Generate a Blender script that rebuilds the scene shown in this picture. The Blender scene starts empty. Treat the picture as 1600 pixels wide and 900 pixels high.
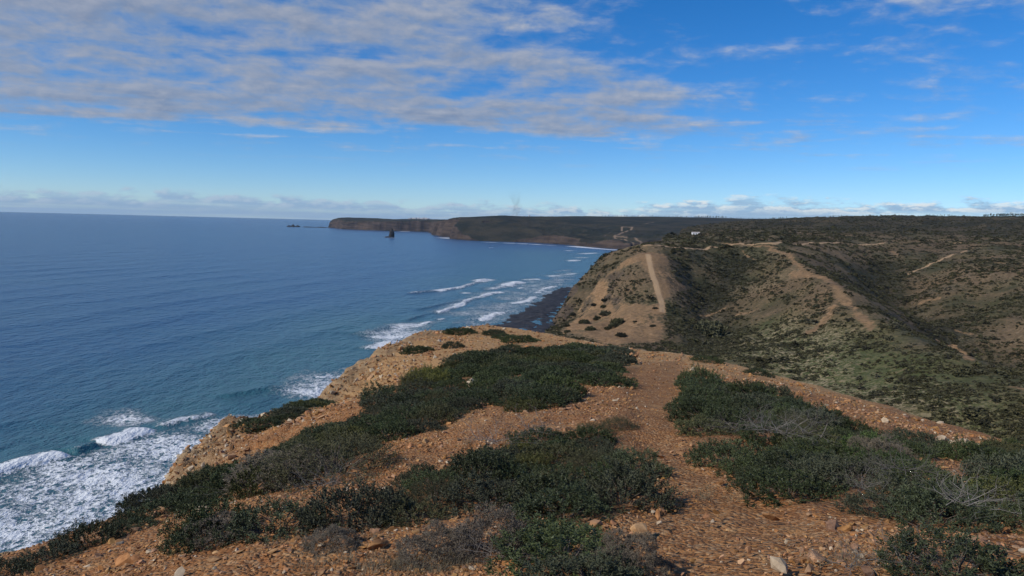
import bpy, math, random, time
_T0 = time.time()
import numpy as np
from mathutils import Matrix, Vector

random.seed(7)
RNG = np.random.default_rng(7)
SC = bpy.context.scene
COL = SC.collection
R = math.radians

# ------------------------------------------------------------------ camera, sky, sun, exposure
EYE = 92.0                         # the eye stands 92 m above the sea
FPX = 1156.0                       # focal length in photo pixels (26 mm equivalent)
PITCH, ROLL = R(5.04), R(1.50)
cam_d = bpy.data.cameras.new('camera')
cam_d.sensor_width = 36.0
cam_d.lens = FPX / 1600 * 36.0
cam_d.clip_start = 0.1
cam_d.clip_end = 120000
cam = bpy.data.objects.new('camera', cam_d)
COL.objects.link(cam)
CAM_R = Matrix.Rotation(math.pi / 2 - PITCH, 3, 'X') @ Matrix.Rotation(ROLL, 3, 'Z')
cam.matrix_world = Matrix.Translation((0, 0, EYE)) @ CAM_R.to_4x4()
SC.camera = cam
CR = np.array(CAM_R)

SUN_EL, SUN_AZ = R(36), R(-116)    # azimuth measured from the view direction (+Y) towards +X
sun_dir = Vector((math.sin(SUN_AZ) * math.cos(SUN_EL), math.cos(SUN_AZ) * math.cos(SUN_EL), math.sin(SUN_EL)))
sun_l = bpy.data.lights.new('sun', 'SUN')
sun_l.energy = 3.6
sun_l.angle = R(2.0)
sun_l.color = (1.0, 0.92, 0.80)
sun = bpy.data.objects.new('sun', sun_l)
sun.rotation_euler = (-sun_dir).to_track_quat('-Z', 'Y').to_euler()
COL.objects.link(sun)

SC.view_settings.view_transform = 'Standard'
SC.view_settings.look = 'None'
SC.view_settings.exposure = 0.0
SC.view_settings.gamma = 1.0
SC.view_settings.use_curve_mapping = False
SC.cycles.max_bounces = 6
SC.cycles.diffuse_bounces = 3
SC.cycles.glossy_bounces = 3
SC.cycles.transparent_max_bounces = 8
SC.cycles.volume_bounces = 0


class NT:
    """small helper to write node graphs"""
    def __init__(s, tree):
        s.t = tree; s.n = tree.nodes; s.l = tree.links

    def put(s, sock, v):
        if v is None:
            return
        if isinstance(v, bpy.types.NodeSocket):
            s.l.new(v, sock)
        else:
            sock.default_value = v

    def new(s, typ, **kw):
        nd = s.n.new(typ)
        for k, v in kw.items():
            setattr(nd, k, v)
        return nd

    def math(s, op, a, b=None, c=None, clamp=False):
        nd = s.new('ShaderNodeMath', operation=op, use_clamp=clamp)
        for i, v in enumerate((a, b, c)):
            s.put(nd.inputs[i], v)
        return nd.outputs[0]

    def step(s, v, lo, hi, a=0.0, b=1.0):
        nd = s.new('ShaderNodeMapRange', interpolation_type='SMOOTHSTEP')
        for i, x in enumerate((v, lo, hi, a, b)):
            s.put(nd.inputs[i], x)
        return nd.outputs[0]

    def lin(s, v, lo, hi, a=0.0, b=1.0):
        nd = s.new('ShaderNodeMapRange')
        for i, x in enumerate((v, lo, hi, a, b)):
            s.put(nd.inputs[i], x)
        return nd.outputs[0]

    def mix(s, f, a, b, mode='MIX'):
        nd = s.new('ShaderNodeMix', data_type='RGBA', blend_type=mode)
        s.put(nd.inputs[0], f)
        for i, v in ((6, a), (7, b)):
            if isinstance(v, tuple) and len(v) == 3:
                v = v + (1.0,)
            s.put(nd.inputs[i], v)
        return nd.outputs[2]

    def noise(s, vec, scale, detail=4.0, rough=0.5, dist=0.0, out=0):
        nd = s.new('ShaderNodeTexNoise')
        s.put(nd.inputs['Vector'], vec)
        nd.inputs['Scale'].default_value = scale
        nd.inputs['Detail'].default_value = detail
        nd.inputs['Roughness'].default_value = rough
        nd.inputs['Distortion'].default_value = dist
        return nd.outputs[out]

    def voro(s, vec, scale, feature='F1', out='Distance', rand=1.0):
        nd = s.new('ShaderNodeTexVoronoi', feature=feature)
        s.put(nd.inputs['Vector'], vec)
        nd.inputs['Scale'].default_value = scale
        nd.inputs['Randomness'].default_value = rand
        return nd.outputs[out]

    def comb(s, x, y, z=0.0):
        nd = s.new('ShaderNodeCombineXYZ')
        for i, v in enumerate((x, y, z)):
            s.put(nd.inputs[i], v)
        return nd.outputs[0]

    def scale(s, vec, k):
        nd = s.new('ShaderNodeVectorMath', operation='MULTIPLY')
        s.put(nd.inputs[0], vec); nd.inputs[1].default_value = k
        return nd.outputs[0]

    def add(s, vec, k):
        nd = s.new('ShaderNodeVectorMath', operation='ADD')
        s.put(nd.inputs[0], vec); s.put(nd.inputs[1], k)
        return nd.outputs[0]

    def attr(s, name, out='Fac'):
        return s.new('ShaderNodeAttribute', attribute_name=name).outputs[out]


# ---- sky: physical sky with a flat cloud sheet and a line of far cumulus
world = bpy.data.worlds.new('World')
SC.world = world
world.use_nodes = True
wt = NT(world.node_tree)
wt.n.clear()
sky = wt.new('ShaderNodeTexSky', sky_type='NISHITA', sun_disc=False)
sky.sun_elevation = SUN_EL
sky.sun_rotation = SUN_AZ
sky.altitude = 100
sky.air_density = 0.8
sky.dust_density = 0.0
sky.ozone_density = 4.0
dirv = wt.new('ShaderNodeTexCoord').outputs['Generated']
sp = wt.new('ShaderNodeSeparateXYZ')
wt.l.new(dirv, sp.inputs[0])
dx, dy, dz = sp.outputs
hs_ = wt.new('ShaderNodeHueSaturation')
hs_.inputs['Saturation'].default_value = 1.22
hs_.inputs['Value'].default_value = 1.16
wt.l.new(wt.mix(1.0, sky.outputs[0], (0.80, 0.90, 1.06), 'MULTIPLY'), hs_.inputs['Color'])
sky_c = hs_.outputs[0]
up = wt.math('MAXIMUM', dz, 0.0)
den = wt.math('ADD', up, 0.012)
cu = wt.math('DIVIDE', dx, den)
cv = wt.math('DIVIDE', dy, den)
cp = wt.comb(cu, cv, 0.0)
# cloud sheet: solid to the left, ending along a far edge and thinning out to the right
edge_n = wt.math('SUBTRACT', wt.noise(cp, 0.55, 5.0, 0.6), 0.5)
far_edge = wt.step(wt.math('MULTIPLY_ADD', edge_n, 1.6, wt.math('MULTIPLY_ADD', cu, -0.04, cv)), 8.1, 7.0)
right_lim = wt.math('MULTIPLY_ADD', cv, 0.62, -1.75)
side = wt.math('MULTIPLY_ADD', edge_n, 3.0, wt.math('SUBTRACT', right_lim, cu))
sheet = wt.math('MULTIPLY', far_edge, wt.step(side, -0.8, 1.4))
q1 = wt.scale(cp, (0.75, 1.0, 1.0))
n_big = wt.noise(q1, 1.05, 8.0, 0.58, 0.25)
n_sun = wt.noise(wt.scale(wt.add(cp, (-0.16, -0.22, 0.0)), (0.75, 1.0, 1.0)), 1.05, 8.0, 0.58, 0.25)
bias = wt.lin(sheet, 0.0, 1.0, -0.060, 0.140)
lp = wt.comb(wt.math('MULTIPLY', wt.math('ARCTAN2', dx, dy), 1.0), wt.math('MULTIPLY', dz, 2.3), 0.0)
n_lump = wt.noise(lp, 19.0, 7.0, 0.60, 0.25)
raw = wt.math('MULTIPLY_ADD', wt.math('SUBTRACT', n_lump, 0.5), 0.42, wt.math('ADD', wt.math('MULTIPLY_ADD', n_big, 0.75, 0.125), bias))
dens_a = wt.step(raw, 0.43, 0.70)
n_lump2 = wt.noise(wt.add(lp, (-0.006, 0.016, 0.0)), 19.0, 7.0, 0.60, 0.25)
lit_a = wt.lin(wt.math('MULTIPLY_ADD', wt.math('SUBTRACT', n_lump, n_lump2), 0.9, wt.math('MULTIPLY', wt.math('SUBTRACT', n_big, n_sun), 0.7)), -0.12, 0.20)
thick = wt.step(raw, 0.55, 0.85)
dens_a = wt.math('MULTIPLY', dens_a, wt.step(dz, 0.06, 0.11, 0.0, 0.88))
shade_a = wt.mix(thick, (2.5, 3.4, 5.0), (1.85, 2.3, 3.35))
col_a = wt.mix(lit_a, shade_a, wt.mix(sheet, (5.2, 5.5, 6.0), (3.7, 4.0, 4.75)))
# far line of cumulus low over the horizon
az = wt.math('ARCTAN2', dx, dy)
ap = wt.comb(wt.math('MULTIPLY', az, 9.0), wt.math('MULTIPLY', dz, 26.0), 0.0)
n_top = wt.noise(wt.comb(wt.math('MULTIPLY', az, 5.0), 3.3, 0.0), 1.0, 5.0, 0.6)
n_puff = wt.noise(ap, 3.2, 6.0, 0.6)
n_puff2 = wt.noise(wt.add(ap, (-0.06, 0.10, 0.0)), 3.2, 6.0, 0.6)
top = wt.math('ADD', wt.math('MULTIPLY_ADD', n_top, 0.045, 0.002), wt.step(az, 0.10, 0.42, 0.0, 0.017))
top = wt.math('MULTIPLY_ADD', wt.math('SUBTRACT', n_puff, 0.5), 0.050, top)
over = wt.math('SUBTRACT', top, dz)
dens_b = wt.step(over, -0.002, 0.008)
streak = wt.noise(wt.comb(wt.math('MULTIPLY', az, 3.0), wt.math('MULTIPLY', dz, 110.0), 0.0), 1.5, 4.0, 0.55)
dens_b = wt.math('MULTIPLY', dens_b, wt.step(streak, 0.30, 0.60, 0.45, 0.88))
rim = wt.math('MULTIPLY', wt.step(over, 0.030, 0.005), wt.step(wt.math('SUBTRACT', n_puff, n_puff2), -0.05, 0.12))
rim = wt.math('MULTIPLY', rim, wt.step(az, -0.15, 0.25, 0.30, 1.0))
col_b = wt.mix(rim, (2.9, 4.4, 6.4), (8.2, 8.4, 8.4))
c1 = wt.mix(dens_b, sky_c, col_b)
c2 = wt.mix(dens_a, c1, col_a)
bg = wt.new('ShaderNodeBackground')
bg.inputs['Strength'].default_value = 0.10
wt.l.new(c2, bg.inputs['Color'])
wo = wt.new('ShaderNodeOutputWorld')
wt.l.new(bg.outputs[0], wo.inputs['Surface'])


# ------------------------------------------------------------------ numeric helpers
def ray(px, py):
    """unit-horizontal direction of photo pixel: returns (ux, uy, slope)"""
    px = np.asarray(px, float); py = np.asarray(py, float)
    v = np.stack([(px - 800) / FPX, -(py - 450) / FPX, -np.ones_like(px)], -1) @ CR.T
    h = np.hypot(v[..., 0], v[..., 1])
    return v[..., 0] / h, v[..., 1] / h, v[..., 2] / h


def at(px, py, r):
    """world point seen at a pixel at horizontal distance r"""
    ux, uy, s = ray(px, py)
    return np.stack([ux * r, uy * r, EYE + s * r], -1)


def on_sea(px, py, z=0.0):
    ux, uy, s = ray(px, py)
    r = (z - EYE) / s
    return np.stack([ux * r, uy * r], -1)


_perm = np.random.default_rng(3).permutation(4096)


def _hash(ix, iy, seed):
    return _perm[(_perm[(ix + seed * 131) & 4095] + iy * 7 + seed) & 4095]


def perlin(x, y, seed=0):
    ix = np.floor(x).astype(np.int64); iy = np.floor(y).astype(np.int64)
    fx = x - ix; fy = y - iy
    ux = fx * fx * fx * (fx * (fx * 6 - 15) + 10); uy = fy * fy * fy * (fy * (fy * 6 - 15) + 10)

    def g(i, j, a, b):
        h = _hash(i, j, seed) * (2 * math.pi / 4096)
        return np.cos(h) * a + np.sin(h) * b
    n00 = g(ix, iy, fx, fy); n10 = g(ix + 1, iy, fx - 1, fy)
    n01 = g(ix, iy + 1, fx, fy - 1); n11 = g(ix + 1, iy + 1, fx - 1, fy - 1)
    return (n00 * (1 - ux) + n10 * ux) * (1 - uy) + (n01 * (1 - ux) + n11 * ux) * uy * 1.0


def fbm(x, y, scale, octaves=5, gain=0.5, seed=0, ridged=False):
    s = 0; a = 1.0; f = 1.0 / scale
    for o in range(octaves):
        n = perlin(x * f, y * f, seed + o)
        if ridged:
            n = 0.5 - 2 * np.abs(n)
        s = s + a * n
        a *= gain; f *= 2.03
    return s


def sstep(x, a, b):
    t = np.clip((x - a) / (b - a), 0, 1)
    return t * t * (3 - 2 * t)


class TPS:
    def __init__(s, P, smooth=0.0, unit=1.0):
        P = np.array(P, float)
        s.u = unit; s.p = P[:, :2] / unit
        n = len(P)
        K = s.k(np.linalg.norm(s.p[:, None] - s.p[None], axis=-1)) + smooth * np.eye(n)
        A = np.zeros((n + 3, n + 3)); A[:n, :n] = K
        A[:n, n] = A[n, :n] = 1; A[:n, n + 1:] = s.p; A[n + 1:, :n] = s.p.T
        s.w = np.linalg.solve(A, np.concatenate([P[:, 2], np.zeros(3)]))

    @staticmethod
    def k(d):
        return d * d * np.log(d + 1e-9)

    def __call__(s, x, y):
        x = np.asarray(x, float) / s.u; y = np.asarray(y, float) / s.u
        z = s.w[-3] + s.w[-2] * x + s.w[-1] * y
        for (a, b), w in zip(s.p, s.w[:-3]):
            d2 = (x - a) ** 2 + (y - b) ** 2 + 1e-12
            z = z + w * 0.5 * d2 * np.log(d2)
        return z


def poly_dist(x, y, P, closed=True):
    """distance to a polyline, nearest point and the running parameter"""
    P = np.asarray(P, float)
    n = len(P)
    best = np.full(x.shape, 1e18); qx = np.zeros_like(x); qy = np.zeros_like(x); tt = np.zeros_like(x)
    for i in range(n if closed else n - 1):
        a = P[i]; b = P[(i + 1) % n]; d = b - a; L = d @ d + 1e-12
        t = np.clip(((x - a[0]) * d[0] + (y - a[1]) * d[1]) / L, 0, 1)
        cx = a[0] + t * d[0]; cy = a[1] + t * d[1]
        D = (x - cx) ** 2 + (y - cy) ** 2
        m = D < best
        best = np.where(m, D, best); qx = np.where(m, cx, qx); qy = np.where(m, cy, qy); tt = np.where(m, i + t, tt)
    return np.sqrt(best), qx, qy, tt


def near_dist(x, y, P, margin, closed=False, far=1e6):
    """poly_dist worked out only within a margin round the line"""
    P = np.asarray(P, float)
    m = (x > P[:, 0].min() - margin) & (x < P[:, 0].max() + margin) & (y > P[:, 1].min() - margin) & (y < P[:, 1].max() + margin)
    out = [np.full(x.shape, far), np.zeros(x.shape), np.zeros(x.shape), np.zeros(x.shape)]
    if m.any():
        for o, v in zip(out, poly_dist(x[m], y[m], P, closed)):
            o[m] = v
    return out, m


def inside(x, y, P):
    P = np.asarray(P, float)
    r = np.zeros(x.shape, bool)
    j = len(P) - 1
    for i in range(len(P)):
        xi, yi = P[i]; xj, yj = P[j]
        c = ((yi > y) != (yj > y)) & (x < (xj - xi) * (y - yi) / (yj - yi + 1e-12) + xi)
        r ^= c; j = i
    return r


def hit(fn, px, py, r0, r1, n=900):
    """first point of a height function met by the sight line of a pixel (nan when it misses)"""
    px = np.atleast_1d(np.asarray(px, float)); py = np.atleast_1d(np.asarray(py, float))
    ux, uy, s = ray(px, py)
    rr = np.geomspace(r0, r1, max(n // 4, 160))
    X = ux[:, None] * rr; Y = uy[:, None] * rr; Zr = EYE + s[:, None] * rr
    below = Zr < fn(X, Y)
    i = np.maximum(below.argmax(1), 1)
    r2 = rr[i - 1][:, None] + (rr[i] - rr[i - 1])[:, None] * np.linspace(0, 1, 14)
    b2 = EYE + s[:, None] * r2 < fn(ux[:, None] * r2, uy[:, None] * r2)
    b2[:, -1] = True
    r = np.where(below.any(1), r2[np.arange(len(r2)), b2.argmax(1)], np.nan)
    return np.stack([ux * r, uy * r, EYE + s * r], -1)


def project(P):
    """world points -> photo pixels"""
    P = np.asarray(P, float) - np.array([0, 0, EYE])
    c = P @ CR
    return 800 + FPX * c[..., 0] / -c[..., 2], 450 - FPX * c[..., 1] / -c[..., 2], -c[..., 2]


# ------------------------------------------------------------------ object helpers
def tag(o, label=None, cat=None, group=None, kind=None):
    if label: o['label'] = label
    if cat: o['category'] = cat
    if group: o['group'] = group
    if kind: o['kind'] = kind
    return o


def mesh_np(name, V, F, mat=None, smooth=True, attrs=None):
    me = bpy.data.meshes.new(name)
    V = np.asarray(V, np.float32); F = np.asarray(F, np.int32)
    k = F.shape[1]
    me.vertices.add(len(V)); me.vertices.foreach_set('co', V.ravel())
    me.loops.add(F.size); me.loops.foreach_set('vertex_index', F.ravel())
    me.polygons.add(len(F))
    me.polygons.foreach_set('loop_start', np.arange(0, F.size, k, dtype=np.int32))
    me.polygons.foreach_set('loop_total', np.full(len(F), k, np.int32))
    me.polygons.foreach_set('use_smooth', np.full(len(F), smooth, bool))
    for nm, a in (attrs or {}).items():
        at_ = me.attributes.new(nm, 'FLOAT', 'POINT' if len(a) == len(V) else 'FACE')
        at_.data.foreach_set('value', np.asarray(a, np.float32).ravel())
    me.update(calc_edges=True)
    if mat: me.materials.append(mat)
    return me


def link(name, me, parent=None, loc=None):
    o = bpy.data.objects.new(name, me)
    COL.objects.link(o)
    if parent: o.parent = parent
    if loc is not None: o.location = loc
    return o


def empty(name, loc, rz=0.0, sc=1.0):
    o = bpy.data.objects.new(name, None)
    o.empty_display_size = 0.1
    COL.objects.link(o)
    o.location = loc; o.rotation_euler = (0, 0, rz); o.scale = (sc, sc, sc) if not isinstance(sc, tuple) else sc
    return o


def grid_faces(nr, nc):
    i = np.arange(nr - 1)[:, None] * nc + np.arange(nc - 1)[None]
    return np.stack([i, i + 1, i + nc + 1, i + nc], -1).reshape(-1, 4)


def polar(az, rr):
    return rr[:, None] * np.sin(az)[None], rr[:, None] * np.cos(az)[None]


def split_mesh(name_a, name_b, V, F, sel, mat, attrs):
    """two objects out of one sheet: faces with sel go to the second"""
    out = []
    for nm, m in ((name_a, ~sel), (name_b, sel)):
        f = F[m]
        u, inv = np.unique(f, return_inverse=True)
        me = mesh_np(nm, V[u], inv.reshape(f.shape), mat, True, {k: a[u] for k, a in attrs.items()})
        out.append(link(nm, me))
    return out


def material(name):
    m = bpy.data.materials.new(name)
    m.use_nodes = True
    t = NT(m.node_tree)
    b = t.n['Principled BSDF']
    return m, t, b


def bump(t, b, h, strength, dist):
    nd = t.new('ShaderNodeBump')
    nd.inputs['Strength'].default_value = strength
    nd.inputs['Distance'].default_value = dist
    t.put(nd.inputs['Height'], h)
    t.l.new(nd.outputs[0], b.inputs['Normal'])


def pos(t):
    return t.new('ShaderNodeNewGeometry').outputs['Position']


# ------------------------------------------------------------------ materials of the land
def mat_ground():
    m, t, b = material('stony_soil')
    p = pos(t)
    path = t.attr('path'); pale = t.attr('pale'); rock = t.attr('rock'); veg = t.attr('veg')
    n1 = t.noise(p, 0.9, 5.0, 0.6)
    n2 = t.noise(p, 9.0, 5.0, 0.65)
    n3 = t.noise(p, 45.0, 3.0, 0.6)
    red = t.mix(t.step(n2, 0.35, 0.7), (0.230, 0.092, 0.031), (0.42, 0.190, 0.066))
    yel = t.mix(t.step(n2, 0.3, 0.7), (0.36, 0.198, 0.080), (0.55, 0.335, 0.145))
    c = t.mix(t.step(t.math('ADD', pale, t.math('MULTIPLY', t.math('SUBTRACT', n1, 0.5), 0.9)), 0.25, 0.75), red, yel)
    pth = t.mix(t.step(n2, 0.3, 0.7), (0.215, 0.094, 0.035), (0.37, 0.185, 0.072))
    c = t.mix(t.math('MULTIPLY', path, 0.8), c, pth)
    dust = t.noise(p, 1.7, 4.0, 0.6)
    c = t.mix(t.math('MULTIPLY', t.step(dust, 0.52, 0.68), 0.6), c, (0.45, 0.245, 0.098))
    c = t.mix(t.math('MULTIPLY', t.step(dust, 0.46, 0.30), 0.5), c, (0.17, 0.078, 0.034))
    strata = t.noise(t.scale(p, (0.25, 0.25, 2.2)), 1.0, 6.0, 0.65)
    rc = t.mix(t.step(strata, 0.35, 0.65), (0.20, 0.125, 0.066), (0.43, 0.30, 0.165))
    c = t.mix(rock, c, rc)
    cell = t.voro(p, 26.0, out='Color')
    sepc = t.new('ShaderNodeSeparateColor'); t.l.new(cell, sepc.inputs[0])
    c = t.mix(t.math('MULTIPLY', t.step(sepc.outputs[0], 0.62, 0.95), 0.5), c, (0.46, 0.33, 0.19))
    c = t.mix(t.math('MULTIPLY', t.step(sepc.outputs[1], 0.6, 0.95), 0.45), c, (0.13, 0.062, 0.03))
    c = t.mix(t.math('MULTIPLY', t.step(n3, 0.5, 0.75), 0.30), c, (0.50, 0.36, 0.22))
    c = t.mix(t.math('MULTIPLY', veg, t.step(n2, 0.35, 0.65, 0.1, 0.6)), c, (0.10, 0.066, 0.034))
    t.l.new(c, b.inputs['Base Color'])
    b.inputs['Roughness'].default_value = 0.95
    b.inputs['Specular IOR Level'].default_value = 0.15
    h = t.math('ADD', t.math('MULTIPLY', t.voro(p, 26.0), -0.9), t.math('MULTIPLY', n2, 0.9))
    h = t.math('ADD', h, t.math('MULTIPLY', n3, 0.35))
    h = t.math('ADD', h, t.math('MULTIPLY', t.math('MULTIPLY', strata, rock), 7.0))
    bump(t, b, h, 0.9, 0.035)
    return m


def mat_hill():
    m, t, b = material('scrub_hillside')
    p = pos(t)
    bare = t.attr('bare'); green = t.attr('green'); spk = t.attr('speckle'); rock = t.attr('rock')
    n1 = t.noise(p, 0.045, 6.0, 0.65)
    n2 = t.noise(p, 0.35, 5.0, 0.65)
    n3 = t.noise(p, 1.3, 3.0, 0.6)
    soil = t.mix(t.step(n2, 0.3, 0.7), (0.20, 0.122, 0.062), (0.33, 0.212, 0.115))
    soil = t.mix(t.math('MULTIPLY', t.step(n1, 0.42, 0.62), 0.55), soil, (0.17, 0.118, 0.07))
    soil = t.mix(t.attr('track'), soil, (0.40, 0.275, 0.16))
    dense = t.attr('dense')
    scr = t.mix(t.step(n1, 0.38, 0.62), (0.066, 0.058, 0.035), (0.140, 0.104, 0.062))
    n0 = t.noise(p, 0.011, 4.0, 0.6)
    scr = t.mix(t.math('MULTIPLY', t.step(n0, 0.44, 0.60), 0.8), scr, t.mix(t.step(n2, 0.35, 0.65), (0.105, 0.076, 0.044), (0.19, 0.132, 0.078)))
    scr = t.mix(t.math('MULTIPLY', t.step(n0, 0.50, 0.36), 0.7), scr, (0.045, 0.052, 0.024))
    grn = t.mix(t.step(n2, 0.3, 0.7), (0.058, 0.070, 0.027), (0.110, 0.120, 0.050))
    c = t.mix(green, scr, grn)
    gaps = t.math('MULTIPLY', t.step(n2, 0.52, 0.66), t.step(n1, 0.40, 0.60, 0.15, 0.8))
    c = t.mix(gaps, c, (0.22, 0.150, 0.092))
    c = t.mix(t.math('MULTIPLY', dense, 0.95), c, t.mix(t.step(n2, 0.35, 0.65), (0.018, 0.021, 0.014), (0.048, 0.046, 0.031)))
    sp_ = t.math('MULTIPLY', spk, t.step(t.noise(t.scale(p, (0.7, 1.0, 1.0)), 0.55, 3.0, 0.7), 0.50, 0.57))
    c = t.mix(t.math('MULTIPLY', sp_, 0.75), c, (0.36, 0.29, 0.18))
    bm = t.step(t.math('ADD', bare, t.math('MULTIPLY', t.math('SUBTRACT', n2, 0.5), 1.5)), 0.36, 0.70)
    bm = t.math('MAXIMUM', bm, t.attr('track'))
    c = t.mix(bm, c, soil)
    st = t.noise(t.scale(p, (0.03, 0.03, 0.25)), 1.0, 6.0, 0.7)
    rc = t.mix(t.step(st, 0.35, 0.65), (0.035, 0.030, 0.027), (0.115, 0.086, 0.062))
    c = t.mix(rock, c, rc)
    t.l.new(c, b.inputs['Base Color'])
    b.inputs['Roughness'].default_value = 1.0
    b.inputs['Specular IOR Level'].default_value = 0.1
    bump(t, b, t.math('ADD', n2, t.math('MULTIPLY', n3, 0.4)), 0.8, 1.2)
    return m


def mat_far():
    m, t, b = material('far_cliff_land')
    p = pos(t)
    steep = t.attr('steep'); bare = t.attr('bare')
    n1 = t.noise(p, 0.006, 6.0, 0.6)
    n2 = t.noise(p, 0.03, 5.0, 0.65)
    veg = t.mix(t.step(n1, 0.4, 0.62), (0.024, 0.028, 0.022), (0.052, 0.047, 0.033))
    st = t.noise(t.scale(p, (0.006, 0.006, 0.07)), 1.0, 7.0, 0.72)
    rk = t.mix(t.step(st, 0.33, 0.66), (0.022, 0.020, 0.021), (0.092, 0.068, 0.055))
    c = t.mix(t.step(t.math('ADD', steep, t.math('MULTIPLY', t.math('SUBTRACT', n2, 0.5), 0.6)), 0.35, 0.7), veg, rk)
    c = t.mix(bare, c, (0.22, 0.16, 0.11))
    t.l.new(c, b.inputs['Base Color'])
    b.inputs['Roughness'].default_value = 1.0
    b.inputs['Specular IOR Level'].default_value = 0.1
    bump(t, b, n2, 0.7, 8.0)
    return m


def mat_sea():
    m, t, b = material('sea_water')
    p = pos(t)
    foam = t.attr('foam'); shal = t.attr('shallow')
    dist = t.new('ShaderNodeVectorMath', operation='LENGTH'); t.l.new(p, dist.inputs[0])
    d = dist.outputs['Value']
    q = t.scale(p, (1.0, 0.55, 1.0))
    w1 = t.noise(q, 0.10, 5.0, 0.62)
    w2 = t.noise(q, 0.62, 4.0, 0.6)
    patch = t.noise(t.scale(p, (1.0, 0.35, 1.0)), 0.004, 5.0, 0.6)
    deep = t.mix(patch, (0.008, 0.064, 0.165), (0.014, 0.085, 0.195))
    c = t.mix(shal, deep, (0.036, 0.120, 0.150))
    # lacy foam: thin walls of a distorted cell pattern, filled where the foam is thick
    wob = t.noise(p, 0.22, 4.0, 0.6, out=1)
    pw = t.add(p, t.scale(wob, (5.5, 5.5, 0.0)))
    cell = t.voro(pw, 0.33, 'DISTANCE_TO_EDGE')
    cell2 = t.voro(pw, 0.95, 'DISTANCE_TO_EDGE')
    fine = t.noise(p, 1.1, 4.0, 0.7)
    f1 = t.math('MULTIPLY', t.math('ABSOLUTE', t.math('SUBTRACT', t.noise(t.scale(pw, (1.0, 0.6, 1.0)), 0.22, 3.0, 0.55), 0.5)), 5.5)
    f2 = t.math('MULTIPLY', t.math('ABSOLUTE', t.math('SUBTRACT', t.noise(t.scale(pw, (1.0, 0.6, 1.0)), 0.55, 3.0, 0.6), 0.5)), 5.5)
    lace = t.math('ADD', t.math('MULTIPLY', t.math('MINIMUM', f1, f2), 0.85), t.math('MULTIPLY', t.math('MINIMUM', cell, 0.4), 0.5))
    lace = t.math('ADD', lace, t.math('MULTIPLY', t.math('SUBTRACT', fine, 0.5), 0.7))
    big = t.noise(p, 0.05, 3.0, 0.6)
    amt = t.math('ADD', foam, t.math('MULTIPLY', t.math('MULTIPLY', t.math('SUBTRACT', big, 0.5), 0.9), t.step(foam, 0.02, 0.3)))
    fm = t.step(t.math('SUBTRACT', amt, lace), -0.14, 0.22)
    fm = t.math('MULTIPLY', fm, t.step(foam, 0.015, 0.12))
    c = t.mix(fm, c, (0.72, 0.76, 0.78))
    t.l.new(c, b.inputs['Base Color'])
    t.l.new(t.lin(fm, 0, 1, 0.22, 0.9), b.inputs['Roughness'])
    b.inputs['Specular IOR Level'].default_value = 0.36
    b.inputs['IOR'].default_value = 1.33
    w0 = t.noise(t.scale(p, (1.0, 0.4, 1.0)), 0.022, 4.0, 0.6)
    h = t.math('ADD', t.math('MULTIPLY_ADD', w0, t.step(d, 300, 2500, 0.6, 5.0), t.math('MULTIPLY', w1, 2.0)), t.math('MULTIPLY', w2, t.step(d, 1800, 300, 0.15, 0.32)))
    h = t.math('ADD', h, t.math('MULTIPLY', fm, 0.25))
    bump(t, b, h, 1.0, 2.0)
    return m


def mat_simple(name, ramp, scale=3.0, rough=0.9, bmp=0.0, bdist=0.05, detail=5.0, obj_rand=0.0, spec=0.3, leafattr=None, trans=0.0):
    m, t, b = material(name)
    p = pos(t)
    n = t.noise(p, scale, detail, 0.6)
    f = t.step(n, 0.3, 0.7)
    if leafattr:
        f = t.math('MULTIPLY_ADD', f, 0.35, t.math('MULTIPLY', t.attr(leafattr), 0.65))
    c = t.mix(f, ramp[0], ramp[1])
    if obj_rand:
        rnd = t.new('ShaderNodeObjectInfo').outputs['Random']
        hs = t.new('ShaderNodeHueSaturation')
        t.put(hs.inputs['Value'], t.lin(rnd, 0, 1, 1 - obj_rand, 1 + obj_rand))
        t.put(hs.inputs['Hue'], t.lin(t.math('FRACT', t.math('MULTIPLY', rnd, 7.13)), 0, 1, 0.5 - 0.03 * obj_rand, 0.5 + 0.03 * obj_rand))
        t.put(hs.inputs['Saturation'], t.lin(t.math('FRACT', t.math('MULTIPLY', rnd, 13.7)), 0, 1, 1 - 0.5 * obj_rand, 1 + 0.3 * obj_rand))
        t.l.new(c, hs.inputs['Color']); c = hs.outputs[0]
    t.l.new(c, b.inputs['Base Color'])
    b.inputs['Roughness'].default_value = rough
    b.inputs['Specular IOR Level'].default_value = spec
    if bmp:
        bump(t, b, n, bmp, bdist)
    return m


M_GROUND = mat_ground(); M_HILL = mat_hill(); M_FAR = mat_far(); M_SEA = mat_sea()
M_LEAF = mat_simple('leathery_leaf', ((0.016, 0.024, 0.009), (0.088, 0.112, 0.042)), 2.0, 0.55, obj_rand=0.32, spec=0.28, leafattr='tone')
M_LEAF_S = mat_simple('sage_leaf', ((0.028, 0.034, 0.020), (0.110, 0.118, 0.070)), 2.0, 0.7, obj_rand=0.25, spec=0.2, leafattr='tone')
M_LEAF_W = mat_simple('olive_leaf', ((0.032, 0.038, 0.012), (0.135, 0.135, 0.045)), 2.0, 0.6, obj_rand=0.3, spec=0.25, leafattr='tone')
M_LEAF_B = mat_simple('bright_leaf', ((0.022, 0.045, 0.010), (0.100, 0.145, 0.036)), 2.0, 0.55, obj_rand=0.25, spec=0.28, leafattr='tone')
M_LEAF_Y = mat_simple('yellow_green_leaf', ((0.070, 0.075, 0.012), (0.22, 0.22, 0.035)), 2.0, 0.6, obj_rand=0.15, leafattr='tone')
M_LEAF_O = mat_simple('olive_heath_leaf', ((0.035, 0.036, 0.016), (0.105, 0.100, 0.045)), 2.0, 0.7, obj_rand=0.30, leafattr='tone')
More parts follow.
